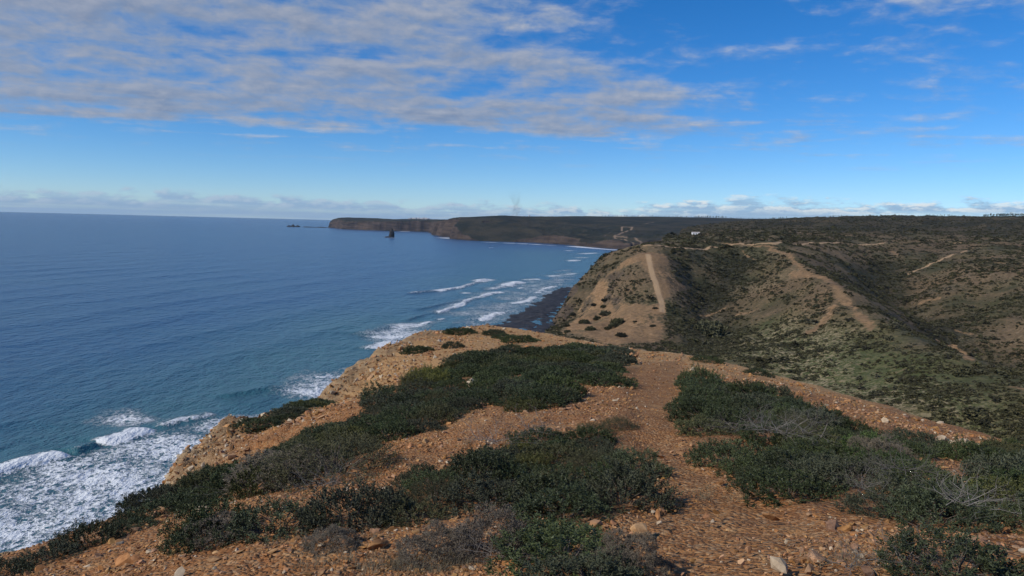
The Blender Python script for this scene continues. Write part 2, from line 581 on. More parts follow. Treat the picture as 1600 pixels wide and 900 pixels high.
M_LEAF_F = mat_simple('distant_scrub_leaf', ((0.030, 0.031, 0.015), (0.100, 0.094, 0.047)), 0.5, 0.9, obj_rand=0.45, spec=0.2)
M_STEM = mat_simple('woody_stem', ((0.07, 0.055, 0.042), (0.19, 0.155, 0.12)), 8.0, 0.9)
M_DRY = mat_simple('dry_grey_twig', ((0.10, 0.085, 0.072), (0.29, 0.26, 0.225)), 6.0, 0.9, obj_rand=0.2, leafattr='tone')
M_GREYLEAF = mat_simple('grey_brown_bush', ((0.085, 0.070, 0.050), (0.27, 0.225, 0.165)), 5.0, 0.95, obj_rand=0.15, leafattr='tone')
M_GRASS = mat_simple('dry_grass', ((0.11, 0.095, 0.058), (0.27, 0.235, 0.155)), 4.0, 0.85, obj_rand=0.2, leafattr='tone')
M_STONE = mat_simple('ochre_stone', ((0.21, 0.100, 0.038), (0.46, 0.250, 0.108)), 14.0, 0.9, 0.5, 0.01, obj_rand=0.30)
M_PALE = mat_simple('pale_limestone', ((0.34, 0.26, 0.165), (0.58, 0.47, 0.33)), 9.0, 0.9, 0.5, 0.02, obj_rand=0.12)
M_DARKROCK = mat_simple('dark_wet_rock', ((0.014, 0.014, 0.015), (0.055, 0.050, 0.046)), 0.12, 0.7, 0.9, 1.5, obj_rand=0.0)
M_SEAROCK = mat_simple('dark_sea_rock', ((0.014, 0.013, 0.013), (0.048, 0.042, 0.038)), 0.06, 0.9, 0.8, 4.0)
M_WHITE = mat_simple('white_plaster', ((0.74, 0.73, 0.70), (0.82, 0.81, 0.79)), 0.3, 0.8)
M_ROOF = mat_simple('pale_roof', ((0.50, 0.43, 0.37), (0.62, 0.56, 0.50)), 0.8, 0.9)
M_PANE = mat_simple('window_glass', ((0.02, 0.025, 0.03), (0.04, 0.045, 0.05)), 0.5, 0.15, spec=0.5)
M_PINE = mat_simple('pine_needles', ((0.010, 0.015, 0.010), (0.030, 0.040, 0.022)), 0.2, 0.9, obj_rand=0.25, spec=0.2)
M_BARK = mat_simple('pine_bark', ((0.04, 0.028, 0.02), (0.09, 0.065, 0.045)), 1.0, 0.95)

# ------------------------------------------------------------------ headland: the ridge we stand on
EDGE = [  # photo pixel, distance, steepness of the fall beyond the edge
    (0, 874, 10, 1.3), (150, 818, 13, 1.4), (262, 778, 16.5, 1.6), (278, 770, 22, 2.4), (298, 732, 26, 2.8), (318, 695, 29, 2.8),
    (360, 666, 32, 2.3), (448, 648, 36, 2.0), (508, 627, 40, 1.8), (560, 574, 47, 1.7), (600, 547, 53, 1.6), (660, 520, 60, 1.4),
    (760, 508, 64, 1.0), (850, 520, 58, 0.8), (900, 531, 52, 0.6), (1000, 547, 44, 0.5), (1100, 559, 41, 0.5), (1150, 572, 38, 0.5),
    (1300, 615, 30, 0.5), (1450, 658, 24, 0.5), (1600, 698, 20, 0.5)]
_e = [tuple(at(a, b, r)) + (k,) for a, b, r, k in EDGE]
BACK = [(19, 4, EYE - 4.8, .5), (20, -12, EYE - 4.0, .5), (16, -40, EYE - 2.0, .4), (-10, -40, EYE - 2.0, 1.2), (-10, -14, EYE - 3.2, 1.3), (-8.5, 0, EYE - 3.6, 1.3)]
_e += BACK
E_XY = np.array([(p[0], p[1]) for p in _e]); E_K = np.array([p[3] for p in _e])
INNER = [(1060, 900, 4.5), (800, 900, 4.6), (400, 900, 5.4), (150, 895, 7.2), (1300, 900, 4.4), (1600, 900, 4.6), (1040, 700, 11), (1040, 620, 19), (1020, 570, 30),
         (400, 800, 8.3), (200, 832, 9.2), (100, 850, 10.0), (300, 800, 10.2), (560, 780, 7.7), (760, 660, 13.3), (760, 600, 22), (640, 600, 24), (600, 680, 13.5),
         (480, 700, 15), (400, 715, 18.5), (340, 735, 21), (400, 685, 24), (850, 545, 44), (700, 545, 47), (580, 605, 39), (500, 650, 30), (620, 570, 42), (760, 530, 54), (900, 560, 36),
         (1300, 720, 10.5), (1500, 760, 8.6), (1400, 860, 5.3), (1200, 650, 15), (1400, 665, 16.5), (1150, 600, 26), (1550, 720, 13.5), (900, 700, 10.8), (900, 800, 6.7), (1250, 800, 6.8)]
_ctl = [tuple(at(a, b, r)) for a, b, r in INNER] + [p[:3] for p in _e] + [(0, 0, EYE - 1.62), (1.5, 1.5, EYE - 1.72), (-2, 1, EYE - 1.85), (0, -8, EYE - 1.1), (5, -6, EYE - 1.6), (-4, -8, EYE - 1.8)]
HEAD_TPS = TPS(_ctl, smooth=0.02, unit=10.0)
HEAD_CACHE = {}


def head_z(x, y, detail=True):
    x = np.asarray(x, float); y = np.asarray(y, float)
    wx = x + 0.5 * fbm(x, y, 3.0, 3, seed=5); wy = y + 0.5 * fbm(x, y, 3.0, 3, seed=9)
    ins = inside(wx, wy, E_XY)
    d, qx, qy, tt = poly_dist(wx, wy, E_XY)
    din = np.where(ins, d, 0)
    d = np.where(ins, 0, d)
    px_ = np.where(ins, x, qx); py_ = np.where(ins, y, qy)
    z = HEAD_TPS(px_, py_)
    i0 = np.floor(tt).astype(int) % len(E_K); i1 = (i0 + 1) % len(E_K); f = tt - np.floor(tt)
    k = E_K[i0] * (1 - f) + E_K[i1] * f
    gully = 1 + 0.35 * fbm(qx, qy, 9.0, 3, seed=21)
    drop = k * gully * (d - 0.8 * (1 - np.exp(-d / 0.8)))
    z = z - drop
    if detail:
        cl = sstep(d * k, 0.3, 3.0) * sstep(k, 0.6, 1.2)
        z = z + 0.07 * fbm(x, y, 1.6, 4, seed=31) + cl * 0.9 * fbm(x + z * .5, y + z * .3, 4.0, 5, seed=41, ridged=True) * np.clip(d / 6, 0.2, 2.5)
        ledge = sstep(k, 1.2, 1.7) * sstep(din, 5.5, 0.5) * sstep(np.hypot(x, y), 16, 21)
        lz = fbm(x, y, 3.4, 5, 0.6, seed=45, ridged=True)
        lf = fbm(x, y, 5.0, 5, 0.55, seed=46)
        z = z + ledge * (0.24 * lz + 0.55 * np.round(lf * 5) / 5 + 0.12 * fbm(x, y, 0.6, 4, 0.6, seed=47))
        z = z + 0.018 * fbm(x, y, 0.22, 3, seed=35)
    return np.maximum(z, 3.0 - 6 * sstep(k, 0.6, 1.2))


def px_poly(P, fn=None, r0=2.5, r1=90):
    P = np.array(P, float)
    w = hit(fn or head_z, P[:, 0], P[:, 1], r0, r1)
    return w[:, :2]


PATH_L = [(930, 905), (925, 850), (960, 815), (1010, 790), (1010, 740), (990, 690), (985, 640), (975, 605), (985, 585), (1000, 565)]
PATH_R = [(1070, 562), (1072, 585), (1072, 610), (1075, 650), (1078, 690), (1095, 725), (1150, 755), (1230, 790), (1290, 820), (1280, 860), (1250, 905)]

fine_az = np.linspace(R(-44), R(44), 620)
az_all = np.concatenate([np.linspace(R(-180), R(-45), 60), fine_az, np.linspace(R(45), R(180), 60)])
rr_h = np.concatenate([np.linspace(0.05, 2.4, 8), np.geomspace(2.6, 75, 430), np.geomspace(76, 420, 80)])
X, Y = polar(az_all, rr_h)
Z = head_z(X, Y)
sx, sy, sdep = project(np.stack([X, Y, Z], -1))
front = (sdep > 0.3)
# the worn footpath, as a band on the ground
pl = px_poly([p for p in PATH_L if p[1] < 900]); pr = px_poly([p for p in PATH_R if p[1] < 900])
path_poly = np.concatenate([[(-0.55, 1.0)], [(-0.2, 3.6)], pl, pr, [(1.9, 3.6)], [(0.9, 1.0)]])
path_poly = path_poly[~np.isnan(path_poly).any(1)]
wx = X + 0.18 * fbm(X, Y, 0.8, 3, seed=51); wy = Y + 0.18 * fbm(X, Y, 0.8, 3, seed=52)
pd, _, _, _ = poly_dist(wx, wy, path_poly)
pin = inside(wx, wy, path_poly)
path_a = sstep(np.where(pin, pd, -pd), -0.12, 0.25)
Z = Z - 0.05 * path_a
d_out, _, _, _ = poly_dist(X, Y, E_XY)
ins_h = inside(X, Y, E_XY)
rr_ = np.hypot(X, Y)
pale_a = np.clip(sstep(rr_, 16, 38) * 0.85 + 0.35 * fbm(X, Y, 6.0, 3, seed=61) + 0.35 * np.exp(-((X + .45) ** 2 + (Y - 13.3) ** 2) / 9.0), 0, 1)
rock_a = np.where(ins_h, sstep(-d_out, -2.2, -0.2) * sstep(-X, 2, 6) * (rr_ > 17), 1.0) * sstep(-X + 0.25 * Y, -4, 2)
attrs_h = {'path': path_a.ravel(), 'pale': pale_a.ravel(), 'rock': np.clip(rock_a, 0, 1).ravel()}

# ---- plant cover of the headland, as outlines measured in the photograph and laid on the ground
COVER = {
    'bank': [(235, 790), (262, 770), (330, 738), (400, 715), (470, 678), (540, 648), (600, 612), (640, 598), (700, 568), (720, 553), (790, 546), (870, 540), (960, 552),
             (1000, 575), (965, 603), (905, 600), (880, 625), (830, 645), (800, 640), (780, 622), (700, 658), (690, 672), (640, 680), (600, 690), (570, 718),
             (500, 735), (440, 765), (400, 765), (330, 785), (290, 782)],
    'near': [(990, 640), (985, 690), (1000, 740), (1005, 788), (960, 808), (880, 815), (850, 795), (760, 796), (700, 806), (600, 832), (500, 818), (430, 832),
             (340, 848), (295, 845), (312, 810), (370, 782), (440, 785), (500, 765), (560, 748), (640, 718), (720, 702), (800, 672), (860, 655), (930, 642)],
    'hedge': [(-30, 905), (-30, 868), (0, 856), (100, 820), (180, 790), (265, 768), (345, 745), (345, 788), (265, 804), (165, 848), (70, 888)],
    'tuft': [(850, 845), (930, 850), (975, 885), (960, 899), (880, 899), (860, 870)],
    'right': [(1072, 600), (1110, 590), (1150, 606), (1200, 606), (1260, 630), (1330, 650), (1400, 672), (1450, 695), (1420, 715), (1490, 742), (1530, 790),
              (1490, 822), (1420, 822), (1350, 812), (1250, 785), (1200, 765), (1130, 740), (1090, 715), (1078, 680), (1080, 640)],
    'corner': [(1300, 862), (1400, 872), (1480, 842), (1600, 815), (1640, 830), (1640, 899), (1290, 899)],
    'side': [(1510, 692), (1590, 715), (1570, 732), (1500, 716)],
    'rim': [(1560, 775), (1640, 750), (1640, 832), (1575, 812)],
    'nose': [(668, 522), (700, 514), (760, 510), (840, 522), (900, 534), (985, 548), (975, 556), (880, 545), (800, 540), (790, 530), (740, 524)],
    'slope': [(380, 668), (440, 646), (500, 632), (470, 655), (410, 670)],
    'shoulder': [(1330, 645), (1420, 662), (1520, 686), (1640, 715), (1640, 790), (1550, 770), (1480, 720), (1400, 680)],
}


def cover_poly(P, height=0.30):
    """upper outlines are seen at the tops of the plants, lower ones at their feet"""
    P = np.array(P, float)
    upper = inside(P[:, 0] + 0.0, P[:, 1] + 5.0, P) & ~inside(P[:, 0] + 0.0, P[:, 1] - 5.0, P)
    lo = hit(head_z, P[:, 0], P[:, 1], 2.5, 90)[:, :2]
    hi = hit(lambda x, y: head_z(x, y) + height, P[:, 0], P[:, 1], 2.5, 90)[:, :2]
    return np.where(upper[:, None], hi, lo)


COVER_W = {k: cover_poly(v) for k, v in COVER.items()}
for k in COVER_W:
    w = COVER_W[k]; COVER_W[k] = w[~np.isnan(w).any(1)]
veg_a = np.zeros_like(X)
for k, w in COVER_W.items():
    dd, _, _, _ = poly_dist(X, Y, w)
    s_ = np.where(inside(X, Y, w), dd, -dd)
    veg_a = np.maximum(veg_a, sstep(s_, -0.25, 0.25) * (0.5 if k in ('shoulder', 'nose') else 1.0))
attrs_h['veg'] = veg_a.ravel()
F = grid_faces(*X.shape)
V = np.stack([X, Y, Z], -1).reshape(-1, 3)
fsel = (path_a.ravel()[F].mean(1) > 0.5)
head, footpath = split_mesh('headland', 'footpath', V, F, fsel, M_GROUND, attrs_h)
tag(head, 'stony orange headland ridge above the sea', kind='structure')
tag(footpath, 'worn reddish gravel footpath along the ridge', kind='structure')

# ------------------------------------------------------------------ hillside across the valley
HILL = [(1020, 383, 760), (1020, 400, 700), (1030, 440, 640), (1035, 490, 575), (1000, 530, 515), (1010, 548, 480), (960, 395, 800), (930, 425, 740), (900, 445, 715), (880, 480, 690), (872, 505, 670),
        (920, 500, 610), (960, 470, 640), (980, 510, 560), (1060, 383, 800), (1080, 430, 700),
        (1110, 480, 620), (1130, 512, 560), (1150, 440, 690), (1200, 480, 600), (1130, 400, 790), (1150, 382, 860), (1090, 520, 530),
        (1200, 384, 850), (1240, 405, 760), (1255, 425, 690), (1280, 435, 640), (1310, 458, 590), (1340, 490, 540), (1400, 523, 480), (1500, 563, 405), (1600, 603, 345),
        (1300, 520, 490), (1300, 560, 430), (1300, 605, 375), (1200, 540, 480), (1200, 575, 420), (1420, 590, 370), (1450, 645, 305), (1600, 670, 265), (1700, 640, 300), (1700, 720, 230),
        (1300, 379, 1000), (1390, 400, 960), (1370, 440, 830), (1420, 482, 700), (1500, 522, 580), (1600, 560, 480), (1700, 590, 430), (1330, 410, 830), (1350, 450, 720),
        (1500, 480, 660), (1600, 480, 650), (1600, 440, 780), (1500, 430, 830), (1480, 400, 1000), (1600, 400, 1000), (1400, 380, 1200), (1500, 380, 1200), (1600, 378, 1250), (1700, 430, 800), (1700, 380, 1250),
        (1085, 366, 1450), (1160, 362, 1700), (1300, 362, 1700), (1450, 362, 1700), (1600, 364, 1700), (1040, 372, 1150),
        (1700, 342, 2300), (1600, 341, 2250), (1500, 342, 2400), (1420, 339.5, 2450), (1300, 341.5, 2650), (1230, 343, 2850), (1150, 347, 2900), (1100, 353, 2700), (1050, 366, 1800), (1025, 377, 1400)]
_hc = [tuple(at(a, b, r)) for a, b, r in HILL]
_hc += [(60, 330, 4), (10, 420, 3), (150, 230, 14), (-30, 620, 2), (900, 3400, 95), (2400, 2900, 130), (60, 900, 30), (330, 1600, 60)]
HILL_TPS = TPS(_hc, smooth=0.002, unit=300.0)
COAST = [at(868, 507, 668)[:2], at(872, 480, 735)[:2], at(893, 447, 790)[:2], at(925, 415, 850)[:2], at(958, 392, 900)[:2], at(996, 386, 1050)[:2], at(1012, 381, 1300)[:2], at(1030, 372, 1700)[:2], at(1060, 362, 2300)[:2], at(1110, 355, 2900)[:2], (1100, 3600),
         (3600, 3600), (3600, 100), (300, 60), (60, 180), (-20, 400), at(845, 520, 560)[:2]]
COAST = np.array(COAST)


CARVE = []
for P, rs, dep, wid in (([(1165, 395), (1140, 425), (1112, 465), (1125, 505), (1100, 532)], [800, 730, 650, 575, 520], 9, 34),
                        ([(1385, 393), (1372, 430), (1385, 462), (1440, 492), (1520, 528), (1600, 562), (1700, 592)], [960, 850, 770, 670, 565, 475, 425], 13, 42),
                        ([(1205, 386), (1240, 406), (1256, 425), (1282, 434), (1310, 457), (1342, 491), (1400, 523), (1500, 563)], [840, 760, 690, 640, 590, 540, 480, 405], -6, 26),
                        ([(1185, 430), (1180, 460), (1150, 490)], [710, 640, 590], 4, 16), ([(1245, 450), (1225, 490), (1190, 530)], [640, 570, 500], 4, 16),
                        ([(1290, 470), (1275, 500), (1250, 540)], [570, 520, 455], 2.5, 12), ([(1080, 420), (1092, 450), (1105, 480)], [720, 670, 620], 4, 16), ([(1450, 415), (1420, 445), (1400, 465)], [880, 800, 745], 6, 22),
                        ([(1560, 440), (1520, 480), (1490, 510)], [780, 670, 590], 6, 22), ([(1600, 470), (1570, 510), (1545, 535)], [680, 590, 540], 5, 18),
                        ([(930, 440), (915, 475), (900, 510)], [720, 690, 655], 4, 9), ([(950, 445), (938, 480), (928, 520)], [690, 640, 600], 4, 9), ([(958, 470), (955, 495), (950, 525)], [640, 600, 565], 4, 8)):
    CARVE.append((np.array([at(a, b, r) for (a, b), r in zip(P, rs)]), dep, wid))


def hill_z(x, y, detail=True):
    z = HILL_TPS(x, y)
    r = np.hypot(x, y)
    d, qx, qy, tt = poly_dist(x + 14 * fbm(x, y, 70, 3, seed=71), y + 14 * fbm(x, y, 70, 3, seed=72), COAST)
    ins = inside(x, y, COAST)
    sd = np.where(ins, d, -d)
    if detail:
        a = sstep(r, 250, 700)
        z = z + (3.2 + 5.0 * sstep(r, 900, 1800)) * fbm(x, y, 110, 4, seed=81, ridged=True) * a + 1.5 * fbm(x, y, 24, 5, 0.55, seed=85) * sstep(r, 200, 400)
        for L, dep, wid in CARVE:
            (g, _, _, gt), _m = near_dist(x, y, L[:, :2], wid * 3)
            z = z - dep * np.exp(-(g / wid) ** 1.5)
    cliff = -3 + 1.5 * (sd + 4) + 5 * fbm(x, y, 30, 5, seed=91, ridged=True) * sstep(sd, -5, 15)
    z = np.where(sd < 60, np.minimum(z, cliff + np.maximum(sd - 25, 0) * 2.0), z)
    return np.maximum(z, -6)


az_m = np.linspace(R(-4), R(43), 620)
rr_m = np.concatenate([np.geomspace(215, 1300, 400), np.geomspace(1310, 3500, 110)])
X, Y = polar(az_m, rr_m)
Z = hill_z(X, Y)
SX, SY, _ = project(np.stack([X, Y, Z], -1))


def ell(cx, cy, w, h):
    return np.exp(-(((SX - cx) / w) ** 2 + ((SY - cy) / h) ** 2))


def wline(P, wpx, r0=215, r1=3400):
    """mask of a band on the hillside: its centre line is found on the ground, its width is in metres"""
    w = hit(hill_z, [p[0] for p in P], [p[1] for p in P], r0, r1, 1400)
    w = w[~np.isnan(w).any(1)]
    rm = np.hypot(w[:, 0], w[:, 1]).mean()
    (d, _, _, _), _m = near_dist(X, Y, w[:, :2], 60)
    return d, wpx * rm / FPX


def ppoly(P, soft=4.0):
    w = hit(hill_z, [p[0] for p in P], [p[1] for p in P], 215, 3400, 1400)[:, :2]
    w = w[~np.isnan(w).any(1)]
    (d, _, _, _), m = near_dist(X, Y, w, soft * 2, True)
    return sstep(np.where(m & inside(X, Y, w), d, -d), -soft, soft)


bare = np.zeros_like(X)
A1 = ppoly([(876, 520), (905, 480), (935, 440), (962, 418), (985, 402), (1015, 393), (1042, 398), (1050, 420), (1062, 440), (1085, 452), (1060, 462), (1042, 470), (1040, 500), (1035, 535), (960, 540)], 6)
A2 = ppoly([(952, 432), (1000, 412), (1022, 440), (1030, 476), (985, 477), (952, 458)], 5)
A3 = ppoly([(1042, 402), (1100, 440), (1090, 470), (1042, 480)], 6)
bare = np.maximum(bare, A1 * (1 - 0.72 * A2) * (1 - 0.35 * A3) * (0.8 + 0.5 * fbm(X, Y, 30, 4, seed=93)))
track = np.zeros_like(X)
for P, w in (([(1012, 397), (1017, 420), (1025, 445), (1033, 470), (1035, 487)], 4.0),
             ([(1008, 384), (1060, 387), (1110, 385.5), (1150, 380), (1210, 381.5), (1260, 381), (1310, 378.5), (1380, 379.5), (1420, 381), (1500, 379.5)], 2.6),
             ([(1510, 392), (1480, 402), (1450, 415), (1420, 428)], 1.8)):
    d, wm = wline(P, w)
    track = np.maximum(track, sstep(d, wm * 1.35, wm * 0.7))
for P, w in (([(1200, 385), (1222, 395), (1240, 407), (1255, 425), (1280, 431), (1300, 441), (1310, 455), (1325, 475), (1342, 492), (1362, 516)], 6.5),
             ([(1300, 480), (1290, 500), (1265, 520)], 8), ([(1240, 425), (1262, 432)], 9),
             ([(1490, 540), (1502, 550), (1515, 562)], 6), ([(1465, 533), (1480, 540)], 4), ([(1095, 493), (1140, 476)], 3), ([(1150, 492), (1200, 480)], 3),
             ([(1575, 382), (1605, 384)], 3), ([(1565, 392), (1610, 394)], 2.5), ([(1550, 410), (1620, 411)], 4), ([(1392, 393), (1405, 398)], 4), ([(1585, 605), (1620, 610)], 7),
             ([(1130, 380), (1160, 384), (1215, 387)], 4), ([(1205, 405), (1160, 392)], 2), ([(1440, 473), (1465, 466)], 6), ([(1490, 515), (1520, 522)], 4)):
    d, wm = wline(P, w)
    bare = np.maximum(bare, sstep(d + wm * 1.1 * fbm(X, Y, 18, 3, seed=94), wm * 2.1, 0) * 0.72)
bare = np.clip(np.maximum(bare, track * 1.3) + 0.18 * fbm(X, Y, 60, 3, seed=95) * (bare < .3), 0, 1.4)
rm_ = np.hypot(X, Y)
green = np.clip(ppoly([(1150, 520), (1220, 500), (1300, 515), (1400, 530), (1500, 570), (1640, 620), (1640, 720), (1400, 660), (1200, 590), (1100, 560)], 30) + 0.5 * fbm(X, Y, 90, 4, seed=97), 0, 1)
spk = np.clip(ppoly([(1130, 545), (1230, 505), (1330, 515), (1330, 600), (1420, 600), (1560, 660), (1400, 650), (1200, 590)], 20) + 0.35 * sstep(fbm(X, Y, 60, 3, seed=99), 0.0, 0.4), 0, 1)
dzr = np.gradient(Z, axis=0) / np.gradient(rm_, axis=0)
dza = np.gradient(Z, axis=1) / (rm_ * (az_m[1] - az_m[0]))
steep = np.hypot(dzr, dza)
dco, _, _, _ = poly_dist(X, Y, COAST)
rock_m = sstep(steep, 0.75, 1.3) * (dco < 75)
bare = bare * (1 - rock_m)
gd = np.zeros_like(X)
for L, dep, wid in CARVE[:2]:
    (g, _, _, _), _m = near_dist(X, Y, L[:, :2], 90)
    gd = np.maximum(gd, np.exp(-(g / (wid * 0.55)) ** 2))
dense = np.clip(np.maximum(0.9 * gd, sstep(np.hypot(X, Y), 1150, 1700) * (0.80 + 0.5 * fbm(X, Y, 220, 3, seed=98))), 0, 1) * (1 - np.clip(track, 0, 1))
F = grid_faces(*X.shape)
V = np.stack([X, Y, Z], -1).reshape(-1, 3)
fsel = track.ravel()[F].mean(1) > 0.5
hill, dtrack = split_mesh('hillside', 'dirt_track', V, F, fsel, M_HILL,
                          {'bare': bare.ravel(), 'green': green.ravel(), 'speckle': spk.ravel(), 'rock': rock_m.ravel(), 'track': np.clip(track, 0, 1).ravel(), 'dense': dense.ravel()})
tag(hill, 'scrub covered hillside across the valley', kind='structure')
tag(dtrack, 'pale dirt tracks over the hillside', kind='structure')
HILL_BARE, HILL_AZ, HILL_RR, HILL_DENSE = bare, az_m, rr_m, dense

# ------------------------------------------------------------------ far cliffs along the bay
BASE = [(513, 355.5), (535, 358), (560, 359), (620, 361), (672, 362), (676, 367), (692, 369.5), (706, 371), (709, 374), (740, 376), (800, 378), (850, 380), (880, 382), (940, 387), (985, 390)]
FB = [tuple(on_sea(a, b)) for a, b in BASE]
tip = np.array(FB[0])
FAR_COAST = np.array(FB + [(560, 2950), (700, 2600), (4200, 2600), (4200, 9800), (FB[0][0] + 500, 9800), (FB[0][0] + 60, FB[0][1] + 250)])
FTOP = [(525, 344, 7900), (545, 340, 7700), (580, 341, 7500), (640, 344, 7700), (680, 346, 7600), (684, 346, 5400), (700, 343.5, 5000), (718, 343, 4700), (730, 339, 4350), (800, 338.3, 4300), (850, 339, 4400),
        (900, 340, 4600), (945, 341.5, 4700), (1000, 342, 4700), (1080, 343, 4700), (1160, 344, 4700), (850, 352, 4050), (830, 349, 4000), (900, 360, 3800), (960, 368, 3450), (985, 372, 3350), (960, 358, 3800),
        (1020, 375, 3200), (1000, 355, 3900), (930, 350, 4100), (880, 350, 4150), (1040, 350, 4200), (1040, 362, 3700), (900, 376, 3600), (950, 382, 3350)]
_fc = [tuple(at(a, b, r)) for a, b, r in FTOP] + [(3500, 4500, 150), (3500, 9000, 150), (0, 9000, 105), (1500, 2800, 60), (1500, 7000, 150), (-500, 6500, 104), (-300, 5500, 118), (-900, 8200, 108)]
FAR_TPS = TPS(_fc, smooth=0.002, unit=1500.0)


def far_z(x, y):
    top = FAR_TPS(x, y) + 7 * fbm(x, y, 350, 4, seed=101)
    wx = x + 45 * fbm(x, y, 240, 5, seed=103); wy = y + 85 * fbm(x, y, 300, 5, seed=104)
    d, _, _, _ = poly_dist(wx, wy, FAR_COAST)
    sd = np.where(inside(wx, wy, FAR_COAST), d, -d)
    soft = sstep(x, -60, 160)                              # sheer cliffs to the left, lower cliffs and slopes by the bay
    gul = np.clip(1 + 1.0 * fbm(x, y, 260, 5, 0.6, seed=107, ridged=True), 0.25, 2.4)
    hc = top * (1 - soft) + soft * np.clip(34 + 45 * fbm(x, y, 420, 3, seed=109), 10, 80)
    cl = 2.3 * gul * np.maximum(sd, 0)
    u_ = cl / np.maximum(hc, 5)
    low = hc * u_ / (1 + u_ ** 4) ** 0.25
    rest = (top - hc) * (1 - np.exp(-np.maximum(sd - hc / 2.3, 0) / 230.0))
    rib = 16 * soft * fbm(x, y, 300, 4, 0.55, seed=108, ridged=True) * sstep(sd, 20, 140) * sstep(sd, 900, 350)
    z = np.where(sd > 0, low + rest + rib, sd * 0.3)
    return np.maximum(z, -8)


az_f = np.linspace(R(-17), R(22), 560)
rr_f = np.concatenate([np.geomspace(2700, 5400, 230), np.geomspace(5430, 9700, 110)])
X, Y = polar(az_f, rr_f)
Z = far_z(X, Y)
rm_ = np.hypot(X, Y)
steep = np.hypot(np.gradient(Z, axis=0) / np.gradient(rm_, axis=0), np.gradient(Z, axis=1) / (rm_ * (az_f[1] - az_f[0])))
trk = np.zeros_like(X)
for P, w in (([(972, 354.5), (988, 354.5), (978, 362), (960, 369)], 1.1), ([(972, 354.5), (971, 361)], 0.9), ([(960, 369), (980, 372), (1002, 383)], 1.0), ([(960, 370), (990, 381)], 0.8), ([(1005, 350), (1022, 347)], 0.7)):
    w3 = hit(far_z, [p[0] for p in P], [p[1] for p in P], 2700, 9000, 1600)
    w3 = w3[~np.isnan(w3).any(1)]
    if len(w3) < 2: continue
    d, _, _, _ = poly_dist(X, Y, w3[:, :2], closed=False)
    wm = w * 3600 / FPX
    trk = np.maximum(trk, sstep(d, wm * 2.2, wm * 0.8))
F = grid_faces(*X.shape)
farland = link('far_cliffs', mesh_np('far_cliffs', np.stack([X, Y, Z], -1).reshape(-1, 3), F, M_FAR, True,
                                    {'steep': sstep(steep, 0.28, 0.75).ravel(), 'bare': trk.ravel()}))
tag(farland, 'far brown sea cliffs and dark plateau along the bay', kind='structure')

# ------------------------------------------------------------------ sea with swell, breakers and foam
az_s = np.concatenate([np.linspace(R(-70), R(-41), 30), np.linspace(R(-40.8), R(12), 520), np.linspace(R(12.5), R(60), 30)])
rr_s = np.concatenate([np.geomspace(60, 160, 20), np.geomspace(162, 1500, 430), np.geomspace(1515, 9000, 120), np.geomspace(9300, 34000, 24)])
X, Y = polar(az_s, rr_s)
Zs = np.zeros_like(X)
r_s = np.hypot(X, Y)
ph = (0.97 * X - 0.24 * Y) + 14 * fbm(X, Y, 220, 3, seed=111)
amp = sstep(r_s, 2600, 300) * (0.55 + 0.6 * fbm(X, Y, 260, 2, seed=113))
Zs += 1.25 * amp * (np.exp(1.6 * (np.sin(ph * 2 * math.pi / 78) - 1)) * 1.3 - 0.35)
Zs += 0.22 * sstep(r_s, 1500, 200) * fbm(X, Y * 0.5, 14, 3, seed=117)
foam = np.zeros_like(X)


def sea_line(P, wpx, strength, height=0.0, tail=0.0, brk=0.35, seed=0):
    """a crest: bump of water with foam on it, its foam trailing seaward"""
    global foam, Zs
    W = on_sea(np.array([p[0] for p in P]), np.array([p[1] for p in P]))
    rm = np.hypot(W[:, 0], W[:, 1]).mean()
    wm = max(wpx * rm / FPX * rm / EYE * 0.55, 0.8)
    mg = 8 * wm + 4 * tail + 40
    win = (X > W[:, 0].min() - mg) & (X < W[:, 0].max() + mg) & (Y > W[:, 1].min() - mg) & (Y < W[:, 1].max() + mg)
    if not win.any():
        return
    x = X[win]; y = Y[win]
    d, qx, qy, tt = poly_dist(x + 2.0 * fbm(x, y, 15, 2, seed=120 + seed), y, W, closed=False)
    side = (x - qx) * 0.97 - (y - qy) * 0.24
    ends = sstep(tt, 0, 0.35) * sstep(tt, len(P) - 1, len(P) - 1.35)
    var = np.clip(1 - brk + brk * 2.2 * fbm(qx, qy, rm * 0.06, 3, seed=130 + seed) + brk * .4, 0, 1.2)
    f = strength * np.exp(-(d / wm) ** 2) * ends * var
    if tail:
        f = np.maximum(f, strength * 0.6 * np.exp(-np.maximum(-side, 0) / tail) * (side < 0) * (d < tail * 3) * ends * var)
    foam[win] = np.maximum(foam[win], f)
    if height:
        w2 = max(wm * 1.3, 3.5)
        prof = np.where(side > 0, np.exp(-(d / (w2 * 0.7)) ** 2), np.exp(-(d / (w2 * 2.2)) ** 2))
        Zs[win] += height * prof * ends


def sea_patch(P, strength, soft, seed=0):
    global foam
    W = on_sea(np.array([p[0] for p in P]), np.array([p[1] for p in P]))
    win = (X > W[:, 0].min() - 4 * soft) & (X < W[:, 0].max() + 4 * soft) & (Y > W[:, 1].min() - 4 * soft) & (Y < W[:, 1].max() + 4 * soft)
    x = X[win]; y = Y[win]
    d, _, _, _ = poly_dist(x, y, W)
    s_ = np.where(inside(x, y, W), d, -d)
    n = fbm(x, y, 40, 3, seed=140 + seed)
    foam[win] = np.maximum(foam[win], strength * np.clip(sstep(s_ + soft * n, -soft, soft) * (0.85 + 0.5 * n), 0, 1.2))


